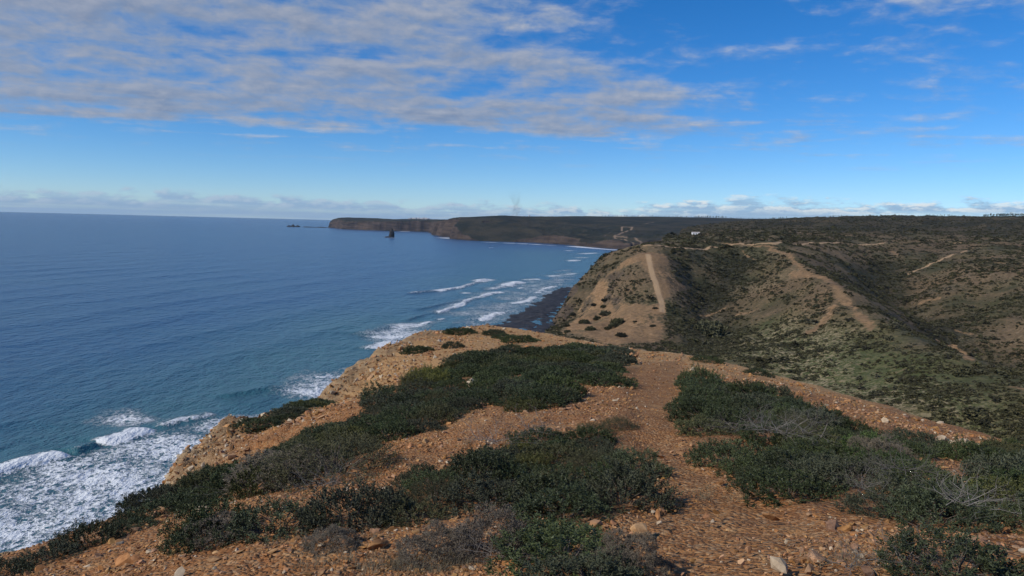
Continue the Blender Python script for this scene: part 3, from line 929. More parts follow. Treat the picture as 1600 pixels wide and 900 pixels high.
sea_patch([(-120, 800), (0, 748), (60, 733), (110, 718), (155, 706), (240, 678), (300, 664), (345, 655), (420, 645), (420, 760), (200, 880), (-150, 960)], 0.38, 5, 1)
sea_patch([(-200, 830), (0, 790), (120, 770), (260, 720), (420, 650), (420, 760), (100, 900), (-200, 960)], 0.45, 14, 2)
sea_line([(-200, 800), (-60, 756), (0, 738), (60, 722), (108, 710)], 9, 1.25, 2.2, 0, 0.1, 1)
sea_line([(108, 710), (130, 704), (156, 697)], 5, 0.10, 2.2, 0, 0.1, 2)
sea_line([(154, 697), (190, 687), (240, 671)], 8, 1.2, 2.0, 0, 0.1, 3)
sea_line([(240, 671), (290, 658), (345, 648)], 4, 0.6, 1.2, 6, 0.5, 4)
sea_patch([(150, 655), (175, 640), (215, 640), (245, 655), (200, 668)], 0.36, 8, 3)
sea_patch([(450, 592), (490, 582), (540, 580), (560, 600), (520, 615), (480, 618), (460, 606)], 0.40, 14, 4)
sea_line([(440, 605), (400, 612), (330, 622)], 4, 0.02, 1.3, 0, 0.3, 5)
sea_patch([(575, 524), (600, 512), (625, 504), (672, 503), (668, 516), (640, 528), (600, 535)], 0.42, 18, 5)
sea_line([(578, 548), (600, 541), (620, 533)], 5, 0.9, 1.0, 0, 0.3, 6)
sea_line([(560, 524), (590, 516), (612, 508)], 3, 0.15, 1.6, 0, 0.3, 7)
for i, (P, w, s_, h, tl) in enumerate([
        ([(632, 459), (685, 454.5), (720, 450), (747, 441), (764, 437.5)], 1.6, 0.55, 1.6, 0), ([(745, 441), (756, 438.5), (766, 436.5)], 3.2, 1.2, 1.2, 0),
        ([(680, 455.5), (695, 453)], 2.2, 1.0, 0, 0), ([(706, 452), (721, 449)], 2.2, 1.0, 0, 0), ([(720, 459), (737, 457.5)], 2.0, 0.7, 0, 20),
        ([(683, 490), (698, 484.5), (720, 477), (730, 470), (741, 466.5)], 2.6, 0.9, 1.2, 25), ([(740, 467), (752, 464), (767, 459), (790, 456)], 2.6, 0.95, 1.0, 35),
        ([(757, 454), (780, 450), (795, 447), (816, 439.5)], 2.4, 0.75, 1.0, 30), ([(786, 449), (800, 444), (817, 440)], 3.6, 1.1, 0.8, 30), ([(815, 437.5), (830, 437), (848, 436)], 1.8, 1.0, 0.6, 25),
        ([(750, 503), (767, 494), (788, 487)], 4.5, 1.05, 0.8, 25), ([(680, 501), (698, 497)], 2.2, 0.8, 0.6, 10), ([(655, 508), (676, 501)], 2.2, 0.8, 0.6, 10),
        ([(795, 476), (825, 470), (838, 462)], 2.5, 0.8, 0.3, 20), ([(835, 460), (850, 452), (872, 446)], 2.2, 0.7, 0.3, 20), ([(806, 452), (820, 448)], 2.0, 0.8, 0, 20),
        ([(889, 408.5), (905, 406)], 1.4, 0.9, 0.6, 40), ([(897, 403.5), (923, 402)], 1.2, 0.8, 0.6, 50), ([(855, 432), (880, 430), (905, 427)], 1.3, 0.75, 0.4, 40), ([(860, 425), (900, 421)], 1.2, 0.5, 0.4, 40),
        ([(860, 440), (885, 437)], 1.5, 0.7, 0.4, 30), ([(730, 470), (700, 474), (640, 487)], 2.0, 0.10, 1.0, 0), ([(620, 505), (680, 487)], 2, 0.1, 1.0, 0),
        ([(885, 384), (935, 388.5), (975, 391.5)], 1.4, 0.9, 0, 30), ([(740, 377.5), (800, 380), (880, 384)], 0.7, 0.7, 0, 20), ([(690, 371), (706, 373)], 1.0, 1.0, 0, 20), ([(603, 371.4), (622, 371.9)], 0.8, 1.0, 0, 15),
        ([(618, 361.2), (646, 361.8)], 0.6, 1.0, 0, 30), ([(880, 392), (900, 391)], 0.8, 0.8, 0, 30), ([(900, 397), (940, 395)], 0.8, 0.7, 0, 40), ([(762, 387), (770, 387)], .7, .9, 0, 10)]):
    sea_line(P, w * 0.42, s_ * 1.05, h * 1.2, tl * 0.35, 0.40, 10 + i)
sea_patch([(700, 495), (760, 468), (830, 440), (890, 425), (890, 455), (800, 500), (740, 515)], 0.22, 30, 8)
surf = np.clip(1 - poly_dist(X, Y, on_sea(np.array([-100., 60, 250, 480, 640, 780, 880, 930]), np.array([900., 800, 720, 600, 520, 490, 440, 400])), closed=False)[0] / (60 + 0.25 * r_s), 0, 1)
shal = np.clip(sstep(surf, 0.05, 0.9) * 0.9 + 0.25 * sstep(r_s, 900, 250) + 0.25 * fbm(X, Y, 150, 3, seed=119), 0, 1)
Zs = np.where(r_s > 160, Zs, Zs * 0.3)
sea = link('sea', mesh_np('sea', np.stack([X, Y, Zs], -1).reshape(-1, 3), grid_faces(*X.shape), M_SEA, True, {'foam': foam.ravel(), 'shallow': shal.ravel()}))
tag(sea, 'blue sea with swell lines and surf', kind='structure')

# ------------------------------------------------------------------ rock platform at the foot of the hill
RP = on_sea(np.array([770., 800, 815, 838, 850, 872, 897, 905, 890, 900, 880, 860, 820, 780]), np.array([507., 490, 478, 468, 458, 449, 447, 452, 470, 500, 530, 545, 540, 522]))
gx = np.linspace(RP[:, 0].min() - 10, RP[:, 0].max() + 10, 170)
gy = np.linspace(RP[:, 1].min() - 10, RP[:, 1].max() + 10, 300)
GX, GY = np.meshgrid(gx, gy)
d, _, _, _ = poly_dist(GX + 8 * fbm(GX, GY, 30, 3, seed=151), GY + 14 * fbm(GX, GY, 40, 3, seed=152), RP)
sd = np.where(inside(GX, GY, RP), d, -d)
GZ = -1.2 + 1.9 * sstep(sd, -8, 22) + 0.7 * fbm(GX, GY * 0.5, 16, 5, seed=153, ridged=True) + 0.9 * sstep(sd, 0, 40) * fbm(GX, GY, 9, 4, seed=154)
F = grid_faces(*GX.shape)
keep = (GZ.ravel()[F].max(1) > -1.3)
F = F[keep]; u, inv = np.unique(F, return_inverse=True)
V = np.stack([GX, GY, GZ], -1).reshape(-1, 3)[u]
shore = link('rocky_shore', mesh_np('rocky_shore', V, inv.reshape(F.shape), M_DARKROCK, True))
tag(shore, 'dark wet rock platform at the foot of the hill', kind='structure')

# ------------------------------------------------------------------ plants: prototypes
def unit(v):
    return v / (np.linalg.norm(v, axis=-1, keepdims=True) + 1e-9)


def leaf_quads(base, dirs, length, width, rng):
    """diamond leaves folded along the midrib: 4 vertices each"""
    n = len(base)
    ref = rng.normal(size=(n, 3))
    side = unit(np.cross(dirs, ref)); nor = np.cross(side, dirs)
    L = length[:, None]; W = width[:, None]
    mid = base + dirs * L * 0.48 + nor * W * 0.22
    tip = base + dirs * L - nor * L * 0.06
    V = np.stack([base, mid + side * W * 0.5, tip, mid - side * W * 0.5], 1).reshape(-1, 3)
    F = np.arange(4 * n).reshape(n, 4)
    return V, F


def dome_points(n, rad, h, rng, seed, lump=0.22, inner=0.55):
    d = unit(rng.normal(size=(n, 3)))
    d[:, 2] = np.abs(d[:, 2]) * 0.98 - 0.06
    d = unit(d)
    lum = 1 + lump * 2.4 * perlin(d[:, 0] * 1.9 + seed * 3.1 + d[:, 2] * 1.3, d[:, 1] * 1.9 - seed * 1.7 + d[:, 2], seed % 7)
    f = (inner + (1 - inner) * rng.random(n) ** 0.45) * lum
    P = d * f[:, None] * np.array([rad, rad, h])
    return P, d


def shrub_foliage(name, mat, rad, h, sprigs, leaves, llen, lwid, seed, up=0.75, slen=0.10, inner=0.55, spread=0.85):
    rng = np.random.default_rng(seed)
    P, d = dome_points(sprigs, rad, h, rng, seed, inner=inner)
    P[:, 2] = np.maximum(P[:, 2], 0.02)
    sd = unit(d * 0.65 + np.array([0, 0, up]) + rng.normal(size=d.shape) * 0.35)
    a = unit(np.cross(sd, rng.normal(size=sd.shape))); b = np.cross(sd, a)
    sl = slen * rng.uniform(0.6, 1.3, sprigs)
    B, D, T = [], [], []
    tone_s = rng.random(sprigs)
    for i in range(leaves):
        t = (i + 0.5) / leaves
        ang = i * 2.4 + rng.random(sprigs) * 0.8
        o = a * np.cos(ang)[:, None] + b * np.sin(ang)[:, None]
        sp_ = spread * (1.15 - 0.6 * t)
        B.append(P + sd * (sl * t)[:, None]); D.append(unit(sd * 0.6 + o * sp_ + rng.normal(size=o.shape) * 0.15))
        T.append(np.clip(0.55 * tone_s + 0.45 * rng.random(sprigs), 0, 1) * (0.75 + 0.25 * t))
    B = np.concatenate(B); D = np.concatenate(D); T = np.concatenate(T)
    n = len(B)
    V, F = leaf_quads(B, D, llen * rng.uniform(0.65, 1.25, n), lwid * rng.uniform(0.7, 1.2, n), rng)
    return mesh_np(name, V, F, mat, False, {'tone': T})


def tubes(segs, sides=4):
    """segs: list of (p0, p1, r0, r1)"""
    V, F = [], []
    k = 0
    ang = np.arange(sides) * 2 * math.pi / sides
    for p0, p1, r0, r1 in segs:
        p0 = np.asarray(p0, float); p1 = np.asarray(p1, float)
        ax = unit(p1 - p0)
        a = unit(np.cross(ax, [0.31, 0.52, 0.8])); b = np.cross(ax, a)
        ring = np.cos(ang)[:, None] * a + np.sin(ang)[:, None] * b
        V += [p0 + ring * r0, p1 + ring * r1]
        for i in range(sides):
            j = (i + 1) % sides
            F.append((k + i, k + j, k + sides + j, k + sides + i))
        k += 2 * sides
    return np.concatenate(V), np.array(F)


def branch_segs(rng, p, d, length, rad, depth, out, bend=0.35, kids=(2, 3), up=0.05):
    n = 3
    for i in range(n):
        d = unit(d + rng.normal(size=3) * bend * 0.55 + np.array([0, 0, up]))
        q = p + d * length / n
        if q[2] < 0.01: q[2] = 0.01
        r2 = rad * 0.82
        out.append((p, q, rad, r2))
        p, rad = q, r2
        if depth > 0 and i > 0:
            for _ in range(rng.integers(kids[0] - 1, kids[1])):
                branch_segs(rng, p, unit(d + rng.normal(size=3) * 0.75), length * rng.uniform(0.45, 0.75), rad * 0.7, depth - 1, out, bend, kids, up)


def stems_mesh(name, rad, h, n, seed, r0=0.008):
    rng = np.random.default_rng(seed + 500)
    out = []
    for i in range(n):
        a = rng.random() * 6.28; l = rng.uniform(0.5, 1.08)
        e = np.array([math.cos(a) * rad * l * 0.8, math.sin(a) * rad * l * 0.8, h * (1.16 - 0.75 * l)])
        m = e * np.array([0.45, 0.45, 0.6]) + rng.normal(size=3) * 0.03 * rad
        s0 = np.array([math.cos(a) * 0.03, math.sin(a) * 0.03, -0.06])
        out += [(s0, m, r0, r0 * 0.75), (m, e, r0 * 0.75, r0 * 0.4)]
    V, F = tubes(out)
    return mesh_np(name, V, F, M_STEM, True)


def twig_mesh(name, seed, size, stems, r0, depth=2, up=0.05, mat=None, flat=0.6):
    rng = np.random.default_rng(seed)
    out = []
    for i in range(stems):
        a = rng.random() * 6.28
        d = unit(np.array([math.cos(a), math.sin(a), rng.uniform(0.15, 1.4) * flat]))
        p = np.array([rng.normal() * size * 0.22, rng.normal() * size * 0.22, 0.0])
        branch_segs(rng, p, d, size * rng.uniform(0.6, 1.0), r0 * rng.uniform(0.6, 1.1), depth, out, 0.5, (2, 3), up)
    V, F = tubes(out, 3)
    tone = np.repeat(rng.random(len(out)), 6)
    return mesh_np(name, V, F, mat or M_DRY, True, {'tone': tone})


def grass_mesh(name, seed, blades, h, spread, mat):
    rng = np.random.default_rng(seed)
    V, F, T = [], [], []
    k = 0
    for i in range(blades):
        a = rng.random() * 6.28; p = np.array([rng.normal() * spread * .4, rng.normal() * spread * .4, -0.01])
        lean = rng.uniform(0.1, 0.9); L = h * rng.uniform(0.4, 1.15); w = 0.0028 * rng.uniform(0.7, 1.3)
        d = np.array([math.cos(a), math.sin(a), 0]); s = np.array([-d[1], d[0], 0])
        for j in range(4):
            t = j / 3
            c = p + d * lean * L * t * t * 0.9 + np.array([0, 0, L * (t - 0.25 * lean * t * t)])
            ww = w * (1 - 0.85 * t)
            V += [c - s * ww, c + s * ww]
        for j in range(3):
            F.append((k + 2 * j, k + 2 * j + 1, k + 2 * j + 3, k + 2 * j + 2))
        T += [rng.random()] * 8
        k += 8
    return mesh_np(name, np.array(V), np.array(F), mat, False, {'tone': np.array(T)})


import bmesh


def stone_mesh(name, seed, mat, flat=0.45, npts=16):
    rng = np.random.default_rng(seed)
    bm = bmesh.new()
    for p in rng.normal(size=(npts, 3)):
        p = p / (np.abs(p) ** 3).sum() ** (1 / 3) * rng.uniform(0.75, 1.0)
        bm.verts.new((p[0] * 0.5, p[1] * 0.5 * 0.72, p[2] * 0.5 * flat))
    bmesh.ops.convex_hull(bm, input=bm.verts)
    for v in [v for v in bm.verts if not v.link_faces]:
        bm.verts.remove(v)
    me = bpy.data.meshes.new(name)
    bm.to_mesh(me); bm.free()
    me.materials.append(mat)
    return me


def scatter(name, pts, rot, scl, idx, protos, label, cat, kind='stuff'):
    """one object of many small pieces: geometry-node instances on points"""
    pc = bpy.data.collections.new(name + '_pieces')
    for i, me in enumerate(protos):
        pc.objects.link(bpy.data.objects.new('%s_piece_%02d' % (name, i), me))
    me = bpy.data.meshes.new(name)
    me.vertices.add(len(pts)); me.vertices.foreach_set('co', np.asarray(pts, np.float32).ravel())
    a = me.attributes.new('rot', 'FLOAT_VECTOR', 'POINT'); a.data.foreach_set('vector', np.asarray(rot, np.float32).ravel())
    a = me.attributes.new('scl', 'FLOAT_VECTOR', 'POINT'); a.data.foreach_set('vector', np.asarray(scl, np.float32).ravel())
    a = me.attributes.new('idx', 'INT', 'POINT'); a.data.foreach_set('value', np.asarray(idx, np.int32))
    o = link(name, me)
    ng = bpy.data.node_groups.new(name, 'GeometryNodeTree')
    ng.interface.new_socket('Geometry', in_out='INPUT', socket_type='NodeSocketGeometry')
    ng.interface.new_socket('Geometry', in_out='OUTPUT', socket_type='NodeSocketGeometry')
    gi = ng.nodes.new('NodeGroupInput'); go = ng.nodes.new('NodeGroupOutput')
    ci = ng.nodes.new('GeometryNodeCollectionInfo')
    ci.inputs['Collection'].default_value = pc
    ci.inputs['Separate Children'].default_value = True
    ci.inputs['Reset Children'].default_value = True
    ip = ng.nodes.new('GeometryNodeInstanceOnPoints')
    ip.inputs['Pick Instance'].default_value = True
    ng.links.new(gi.outputs[0], ip.inputs['Points'])
    ng.links.new(ci.outputs[0], ip.inputs['Instance'])
    for nm, ty, so in (('rot', 'FLOAT_VECTOR', 'Rotation'), ('scl', 'FLOAT_VECTOR', 'Scale'), ('idx', 'INT', 'Instance Index')):
        na = ng.nodes.new('GeometryNodeInputNamedAttribute'); na.data_type = ty
        na.inputs['Name'].default_value = nm
        ng.links.new(na.outputs['Attribute'], ip.inputs[so])
    ng.links.new(ip.outputs[0], go.inputs[0])
    md = o.modifiers.new('pieces', 'NODES'); md.node_group = ng
    return tag(o, label, cat, None, kind)


# near: leaf by leaf; farther off the shrubs are broader and their leaves drawn coarser
PROTO = {
    'near': [(shrub_foliage('shrub_foliage', M_LEAF, 0.50, 0.36, 420, 12, 0.040, 0.017, 11 + i), stems_mesh('shrub_stems', 0.5, 0.36, 16, 11 + i), 0.50) for i in range(3)],
    'bright': [(shrub_foliage('shrub_foliage', M_LEAF_B, 0.50, 0.36, 420, 12, 0.042, 0.018, 21 + i), stems_mesh('shrub_stems', 0.5, 0.36, 16, 21 + i), 0.50) for i in range(2)],
    'mid': [(shrub_foliage('shrub_foliage', M_LEAF, 0.75, 0.46, 560, 11, 0.052, 0.024, 31 + i), stems_mesh('shrub_stems', 0.75, 0.46, 14, 31 + i, 0.012), 0.75) for i in range(3)],
    'far': [(shrub_foliage('shrub_foliage', M_LEAF, 1.10, 0.50, 620, 9, 0.085, 0.042, 41 + i), stems_mesh('shrub_stems', 1.1, 0.50, 12, 41 + i, 0.016), 1.10) for i in range(3)],
    'olive': [(shrub_foliage('heath_foliage', M_LEAF_O, 0.45, 0.36, 520, 14, 0.030, 0.007, 51 + i, up=1.1, slen=0.13), stems_mesh('shrub_stems', 0.45, 0.36, 14, 51 + i), 0.45) for i in range(2)],
    'grey': [(shrub_foliage('grey_foliage', M_GREYLEAF, 0.45, 0.42, 1300, 9, 0.034, 0.0085, 61 + i, up=0.4, slen=0.05, inner=0.86, spread=1.0), twig_mesh('twigs', 61 + i, 0.42, 9, 0.006, 2, 0.12), 0.45) for i in range(2)],
    'yellow': [(shrub_foliage('yellow_foliage', M_LEAF_Y, 0.6, 0.40, 500, 12, 0.05, 0.014, 71, up=1.1, slen=0.16), stems_mesh('shrub_stems', 0.6, 0.4, 12, 71), 0.6)],
}


for k_ in ('near', 'mid', 'far'):
    for suf, mt_ in (('_sage', M_LEAF_S), ('_olive', M_LEAF_W)):
        alt = []
        for fol, stm, r0 in PROTO[k_]:
            f2 = fol.copy(); f2.materials[0] = mt_; alt.append((f2, stm, r0))
        PROTO[k_ + suf] = alt


def plant(name, proto, x, y, rad, label, cat, group=None, hscale=1.0, part='foliage'):
    fol, stm, r0 = proto
    s = rad / r0
    z = float(head_z(np.array([x]), np.array([y]))[0]) - 0.03
    o = empty(name, (x, y, z), random.random() * 6.28, (s * random.uniform(.92, 1.1), s * random.uniform(.92, 1.1), s * hscale))
    link(part, fol, o); link('branches', stm, o)['kind'] = 'stuff'
    return tag(o, label, cat, group)


def fill(poly, spacing, jitter_seed, tries=6000, maxn=400, erode=0.2):
    """even random fill of an outline; spacing may depend on the distance"""
    rng = np.random.default_rng(jitter_seed)
    lo = poly.min(0); hi = poly.max(0)
    # sample more densely near the eye
    C = rng.random((tries, 2)) * (hi - lo) + lo
    C = C[inside(C[:, 0], C[:, 1], poly)]
    dd = poly_dist(C[:, 0], C[:, 1], poly)[0]
    got = []
    for c, de in zip(C, dd):
        s = spacing(math.hypot(c[0], c[1]))
        if de < s * erode: continue
        if all((c[0] - g[0]) ** 2 + (c[1] - g[1]) ** 2 > (s * .5 + g[2] * .5) ** 2 for g in got):
            got.append((c[0], c[1], s))
            if len(got) >= maxn: break
    return got


REGION = {  # region: (label, group, kinds of plant, share of each)
    'bank': ('dark green leathery leaved shrub in the long scrub bank above the sea cliff', 'shrubs of the scrub bank above the cliff'),
    'near': ('dark green leafy shrub in the near thicket just left of the footpath', 'shrubs of the thicket left of the path'),
    'hedge': ('green shrub in the hedge along the cliff edge above the surf', 'hedge shrubs on the cliff edge'),
    'tuft': ('small glossy green bush at the left path edge nearest the viewer', 'bush at the near path edge'),
    'right': ('dark green leafy shrub in the broad thicket right of the footpath', 'shrubs of the thicket right of the path'),
    'corner': ('leafy green shrub in the nearest clump at the bottom right', 'shrubs in the nearest right clump'),
    'side': ('dark shrub on the bare soil below the row of pale stones', 'shrubs below the pale stone row'),
    'rim': ('green shrub at the right rim beside bare red soil', 'shrubs at the right rim'),
    'nose': ('low dark shrub on the far brow of the headland above the beach', 'shrubs on the far brow of the headland'),
    'slope': ('low dark shrub on top of the orange cliff outcrop above the surf', 'shrubs on the cliff outcrop'),
    'shoulder': ('scattered dark shrub on the stony right shoulder of the ridge', 'shrubs on the right shoulder'),
}
LANDMARK = {  # places within the thickets that one can find in the picture
    'bank': [(330, 765, 'at the low left end of the cliff bank'), (400, 740, 'in the cliff bank above the orange outcrop'), (480, 705, 'in the cliff bank behind the mossy bush'), (560, 690, 'in the cliff bank left of the gravel patch'),
             (560, 650, 'on the seaward rim of the cliff bank'), (640, 650, 'in the cliff bank above the gravel patch'), (660, 615, 'in the cliff bank below the yellow bush'), (740, 575, 'in the cliff bank at its bare seaward top'),
             (740, 620, 'in the cliff bank between yellow bush and gravel patch'), (830, 635, 'at the tip of the bank reaching into the gravel'), (830, 590, 'in the middle of the upper cliff bank'), (850, 555, 'along the top rim of the cliff bank'),
             (930, 590, 'in the cliff bank close to the footpath'), (970, 570, 'at the path end of the cliff bank')],
    'near': [(330, 835, 'at the left end of the near thicket'), (430, 810, 'in the left part of the near thicket'), (540, 800, 'in the near thicket above the orange rocks'), (560, 765, 'along the back of the near thicket'),
             (660, 790, 'in the near thicket behind the grey bushes'), (700, 730, 'in the near thicket below the gravel patch'), (780, 770, 'in the centre of the near thicket'), (820, 700, 'around the dead branches of the near thicket'),
             (900, 770, 'at the front of the near thicket beside the path'), (950, 720, 'at the path side of the near thicket'), (950, 660, 'at the far path corner of the near thicket')],
    'right': [(1100, 630, 'at the far path corner of the right thicket'), (1110, 700, 'at the path side of the right thicket'), (1180, 630, 'along the far rim of the right thicket'), (1200, 700, 'around the dead twigs of the right thicket'),
              (1200, 750, 'at the front left of the right thicket'), (1290, 660, 'at the back of the right thicket'), (1300, 730, 'in the middle of the right thicket'), (1300, 785, 'at the front of the right thicket above the stones'),
              (1400, 710, 'behind the pale dead bush in the right thicket'), (1400, 770, 'at the lower right of the right thicket'), (1480, 780, 'at the right end of the right thicket'), (1460, 810, 'at the front right corner of the right thicket')],
    'hedge': [(20, 872, 'at the lower left end of the cliff hedge'), (100, 845, 'in the lower part of the cliff hedge'), (180, 815, 'in the middle of the cliff hedge'), (260, 785, 'at the upper end of the cliff hedge')],
}
SPACE = lambda d: 0.50 if d < 9 else (0.50 + 0.030 * (d - 9) if d < 22 else 0.89 + 0.022 * (d - 22))
n_shrub = 0
PLACED = []
for ri, (reg, (lab, grp)) in enumerate(REGION.items()):
    loose = {'nose': 1.7, 'shoulder': 2.9, 'slope': 1.2}.get(reg, 1.0)
    for (x, y, s) in fill(COVER_W[reg], lambda d: SPACE(d) * loose, 300 + ri, 9000, erode=0.0 if reg in ('hedge', 'side', 'rim', 'slope', 'tuft') else (0.18 if reg in ('nose', 'shoulder', 'corner') else 0.07)):
        d = math.hypot(x, y)
        nz = float(fbm(np.array([x]), np.array([y]), 2.2, 2, seed=201)[0])
        xa = np.array([x]); ya = np.array([y])
        if (inside(xa, ya, path_poly)[0] and reg != 'tuft') or poly_dist(xa, ya, path_poly)[0][0] < 0.34 * s / loose and reg != 'tuft':
            continue
        gap = float(fbm(np.array([x]), np.array([y]), 1.7 + 0.05 * d, 2, seed=205)[0])
        if gap < (-0.48 if reg in ('bank', 'near') else -0.34) and reg not in ('hedge', 'tuft', 'side', 'slope'):
            continue
        size = (s / loose) * random.uniform(0.62, 1.05) * (0.72 if reg == 'hedge' else 0.92)
        kind = 'near' if d < 9 else ('mid' if d < 22 else 'far')
        l2, g2 = lab, grp
        if reg == 'right' and d < 12 and nz > 0.22:
            kind = 'bright'; l2, g2 = 'brighter green leafy shrub within the thicket right of the footpath', 'bright shrubs in the right thicket'
        elif reg == 'corner' and nz > 0.1:
            kind = 'bright'
        elif d < 24 and random.random() < (0.07 if reg in ('bank', 'near', 'right') else 0.03):
            kind = 'olive'; size *= 0.8
            l2, g2 = {'bank': ('fine leaved olive green heath bush in the bank above the sea cliff', 'heath bushes in the cliff bank'),
                      'near': ('fine leaved olive heath bush in the near thicket left of the path', 'heath bushes in the near thicket'),
                      'right': ('fine leaved olive heath bush in the thicket right of the path', 'heath bushes in the right thicket')}.get(reg, (lab, grp))
        if (reg in LANDMARK):
            qx_, qy_, _ = project(np.array([x, y, float(head_z(np.array([x]), np.array([y]))[0])]))
            ph_ = min(LANDMARK[reg], key=lambda L: (L[0] - qx_) ** 2 + 3 * (L[1] - qy_) ** 2)[2]
            what = {'olive': 'fine leaved olive heath bush', 'bright': 'bright green leafy shrub'}.get(kind, 'dark green leafy shrub')
            l2 = what + ' ' + ph_; g2 = what + 's ' + ph_
        pr = random.choice(PROTO[kind])
        if kind in ('near', 'mid', 'far'):
            u_ = random.random() + 0.35 * nz
            pr = random.choice(PROTO[kind + ('_sage' if u_ < 0.20 else '_olive' if u_ > 0.88 else '')])
        hs = random.uniform(0.60, 1.02) * (0.75 if reg in ('nose', 'shoulder', 'slope') else 1.0) * (0.8 if kind in ('near', 'bright') and d < 6 else 1.0)
        plant('heath_bush' if kind == 'olive' else 'leafy_shrub', pr, x, y, size, l2, 'bush' if kind == 'olive' else 'shrub', g2, hs)
        PLACED.append((x, y, size)); n_shrub += 1
print('shrubs', n_shrub)


def ground_at(px, py, r1=90):
    w = hit(head_z, [px], [py], 2.0, r1, 2500)[0]
    return w


# bushes that stand out one by one
for nm, kind, px, py, rad, hs, lab, cat in [
        ('grey_bush', 'grey', 772, 868, 0.33, 1.05, 'rounded grey brown dry bush at the front of the left thicket', 'bush'),
        ('grey_bush', 'grey', 684, 872, 0.28, 0.85, 'darker grey dry bush left of the rounded one, front of left thicket', 'bush'),
        ('grey_bush', 'grey', 1375, 722, 0.34, 1.0, 'pale grey dead bush on top of the thicket right of the path', 'bush'),
        ('grey_bush', 'grey', 520, 855, 0.22, 0.7, 'small grey bush on red soil below the left thicket', 'bush'),
        ('grey_bush', 'grey', 985, 885, 0.22, 1.0, 'small grey tufted bush beside the path, next to the nearest green bush', 'bush'),
        ('yellow_bush', 'yellow', 668, 602, 0.80, 0.9, 'bright yellow green bush on the seaward side of the scrub bank', 'bush'),
        ('yellow_bush', 'yellow', 905, 530, 0.7, 0.8, 'small yellowish bush on the far brow above the bare slope', 'bush'),
        ('heath_bush', 'olive', 525, 742, 0.85, 0.7, 'mossy olive low bush at the lower edge of the scrub bank', 'bush'),
        ('grey_bush', 'grey', 450, 752, 0.70, 0.6, 'brownish dry low bush left of the mossy olive bush', 'bush'),
        ('leafy_shrub', 'mid', 1092, 604, 0.72, 1.2, 'upright dark shrub at the path where the right thicket begins', 'shrub'),
        ('grey_bush', 'grey', 350, 842, 0.3, 0.7, 'thin grey bush on the stony slope left of the near thicket', 'bush'),
        ('leafy_shrub', 'near', 330, 838, 0.42, 1.0, 'dark green shrub at the left end of the near thicket', 'shrub'),
        ('leafy_shrub', 'mid', 708, 544, 0.8, 0.8, 'small lone dark shrub on the bare orange brow of the headland', 'shrub'),
        ('leafy_shrub', 'mid', 798, 548, 0.7, 0.9, 'round dark bush in front of the brow scrub, beside bare gravel', 'shrub'),
        ('leafy_shrub', 'far', 655, 552, 1.1, 0.8, 'dark shrub clinging to the orange slope above the sea', 'shrub'),
        ('leafy_shrub', 'mid', 1185, 586, 0.7, 0.6, 'small low shrub on the pale gravel edge of the ridge', 'shrub'),
        ('leafy_shrub', 'mid', 1105, 566, 0.9, 0.5, 'flat dark shrub on the gravel brow where the path goes over', 'shrub')]:
    w = ground_at(px, py)
    if not np.isnan(w).any():
        plant(nm, random.choice(PROTO[kind]), w[0], w[1], rad, lab, cat, None, hs)

# dead branches lying over the scrub
TW = [twig_mesh('twigs', 401 + i, 0.36, 22, 0.0042, 2, 0.02, flat=0.5) for i in range(3)]
for i, (px, py, s, dz_, lab) in enumerate([
        (770, 712, 1.0, 0.32, 'tangle of dead grey branches on top of the near left thicket'), (830, 690, 1.0, 0.34, 'grey dead branches on the thicket near the orange gravel patch'),
        (1150, 690, 1.0, 0.34, 'dead grey twigs over the thicket beside the footpath'), (1205, 700, 1.1, 0.36, 'wide tangle of dead grey twigs in the right thicket'),
        (1265, 705, 1.0, 0.36, 'dead twigs right of the wide tangle in the right thicket'), (1410, 770, 0.8, 0.30, 'pale curled dead branch near the right end of the thicket'),
        (1345, 820, 0.45, 0.34, 'single forked white twig on the front of the right thicket'), (1430, 885, 0.7, 0.05, 'dead twigs on the ground in the bottom right clump'),
        (760, 868, 0.6, 0.10, 'pale dry stalks under the rounded grey bush'), (500, 800, 0.7, 0.34, 'few dead twigs standing out of the left thicket'),
        (1500, 830, 0.7, 0.25, 'grey dead twigs above the bottom right clump'), (1350, 880, 0.6, 0.04, 'dark dry twigs beside the stones at the bottom right')]):
    w = ground_at(px, py + 14)
    o = link('dead_branches', TW[i % 3], None, (w[0], w[1], w[2] + dz_))
    o.rotation_euler = (0, 0, random.random() * 6.28); o.scale = (s * 1.15, s * 1.15, s * 0.8)
    tag(o, lab, 'branches')

GR = [grass_mesh('grass', 451 + i, 70, 0.24, 0.30, M_GRASS) for i in range(3)]
gp = []
for i in range(90):
    if i < 50: px, py = random.uniform(560, 1010), random.uniform(868, 899)
    elif i < 64: px, py = random.uniform(420, 600), random.uniform(835, 895)
    else: px, py = random.choice([(1300, 880), (1420, 860), (880, 820), (560, 755), (1130, 770), (1500, 790), (690, 690), (440, 770)]); px += random.uniform(-40, 40); py += random.uniform(-12, 12)
    gp.append(ground_at(px, py))
gp = np.array(gp); n = len(gp)
gs = RNG.uniform(0.25, 0.6, n)
scatter('dry_grass', gp, np.stack([np.zeros(n), np.zeros(n), RNG.random(n) * 6.28], -1), np.stack([gs, gs, gs * RNG.uniform(.6, 1.0, n)], -1), RNG.integers(0, 3, n), GR,
        'sparse dry grass on the soil at the foot of the scrub', 'grass')

# ------------------------------------------------------------------ stones and gravel on the headland
ST = [stone_mesh('stone', 601 + i, M_STONE, 0.30 + 0.05 * (i % 5)) for i in range(9)]
SP = [stone_mesh('stone', 651 + i, M_PALE, 0.5 + 0.06 * i) for i in range(5)]


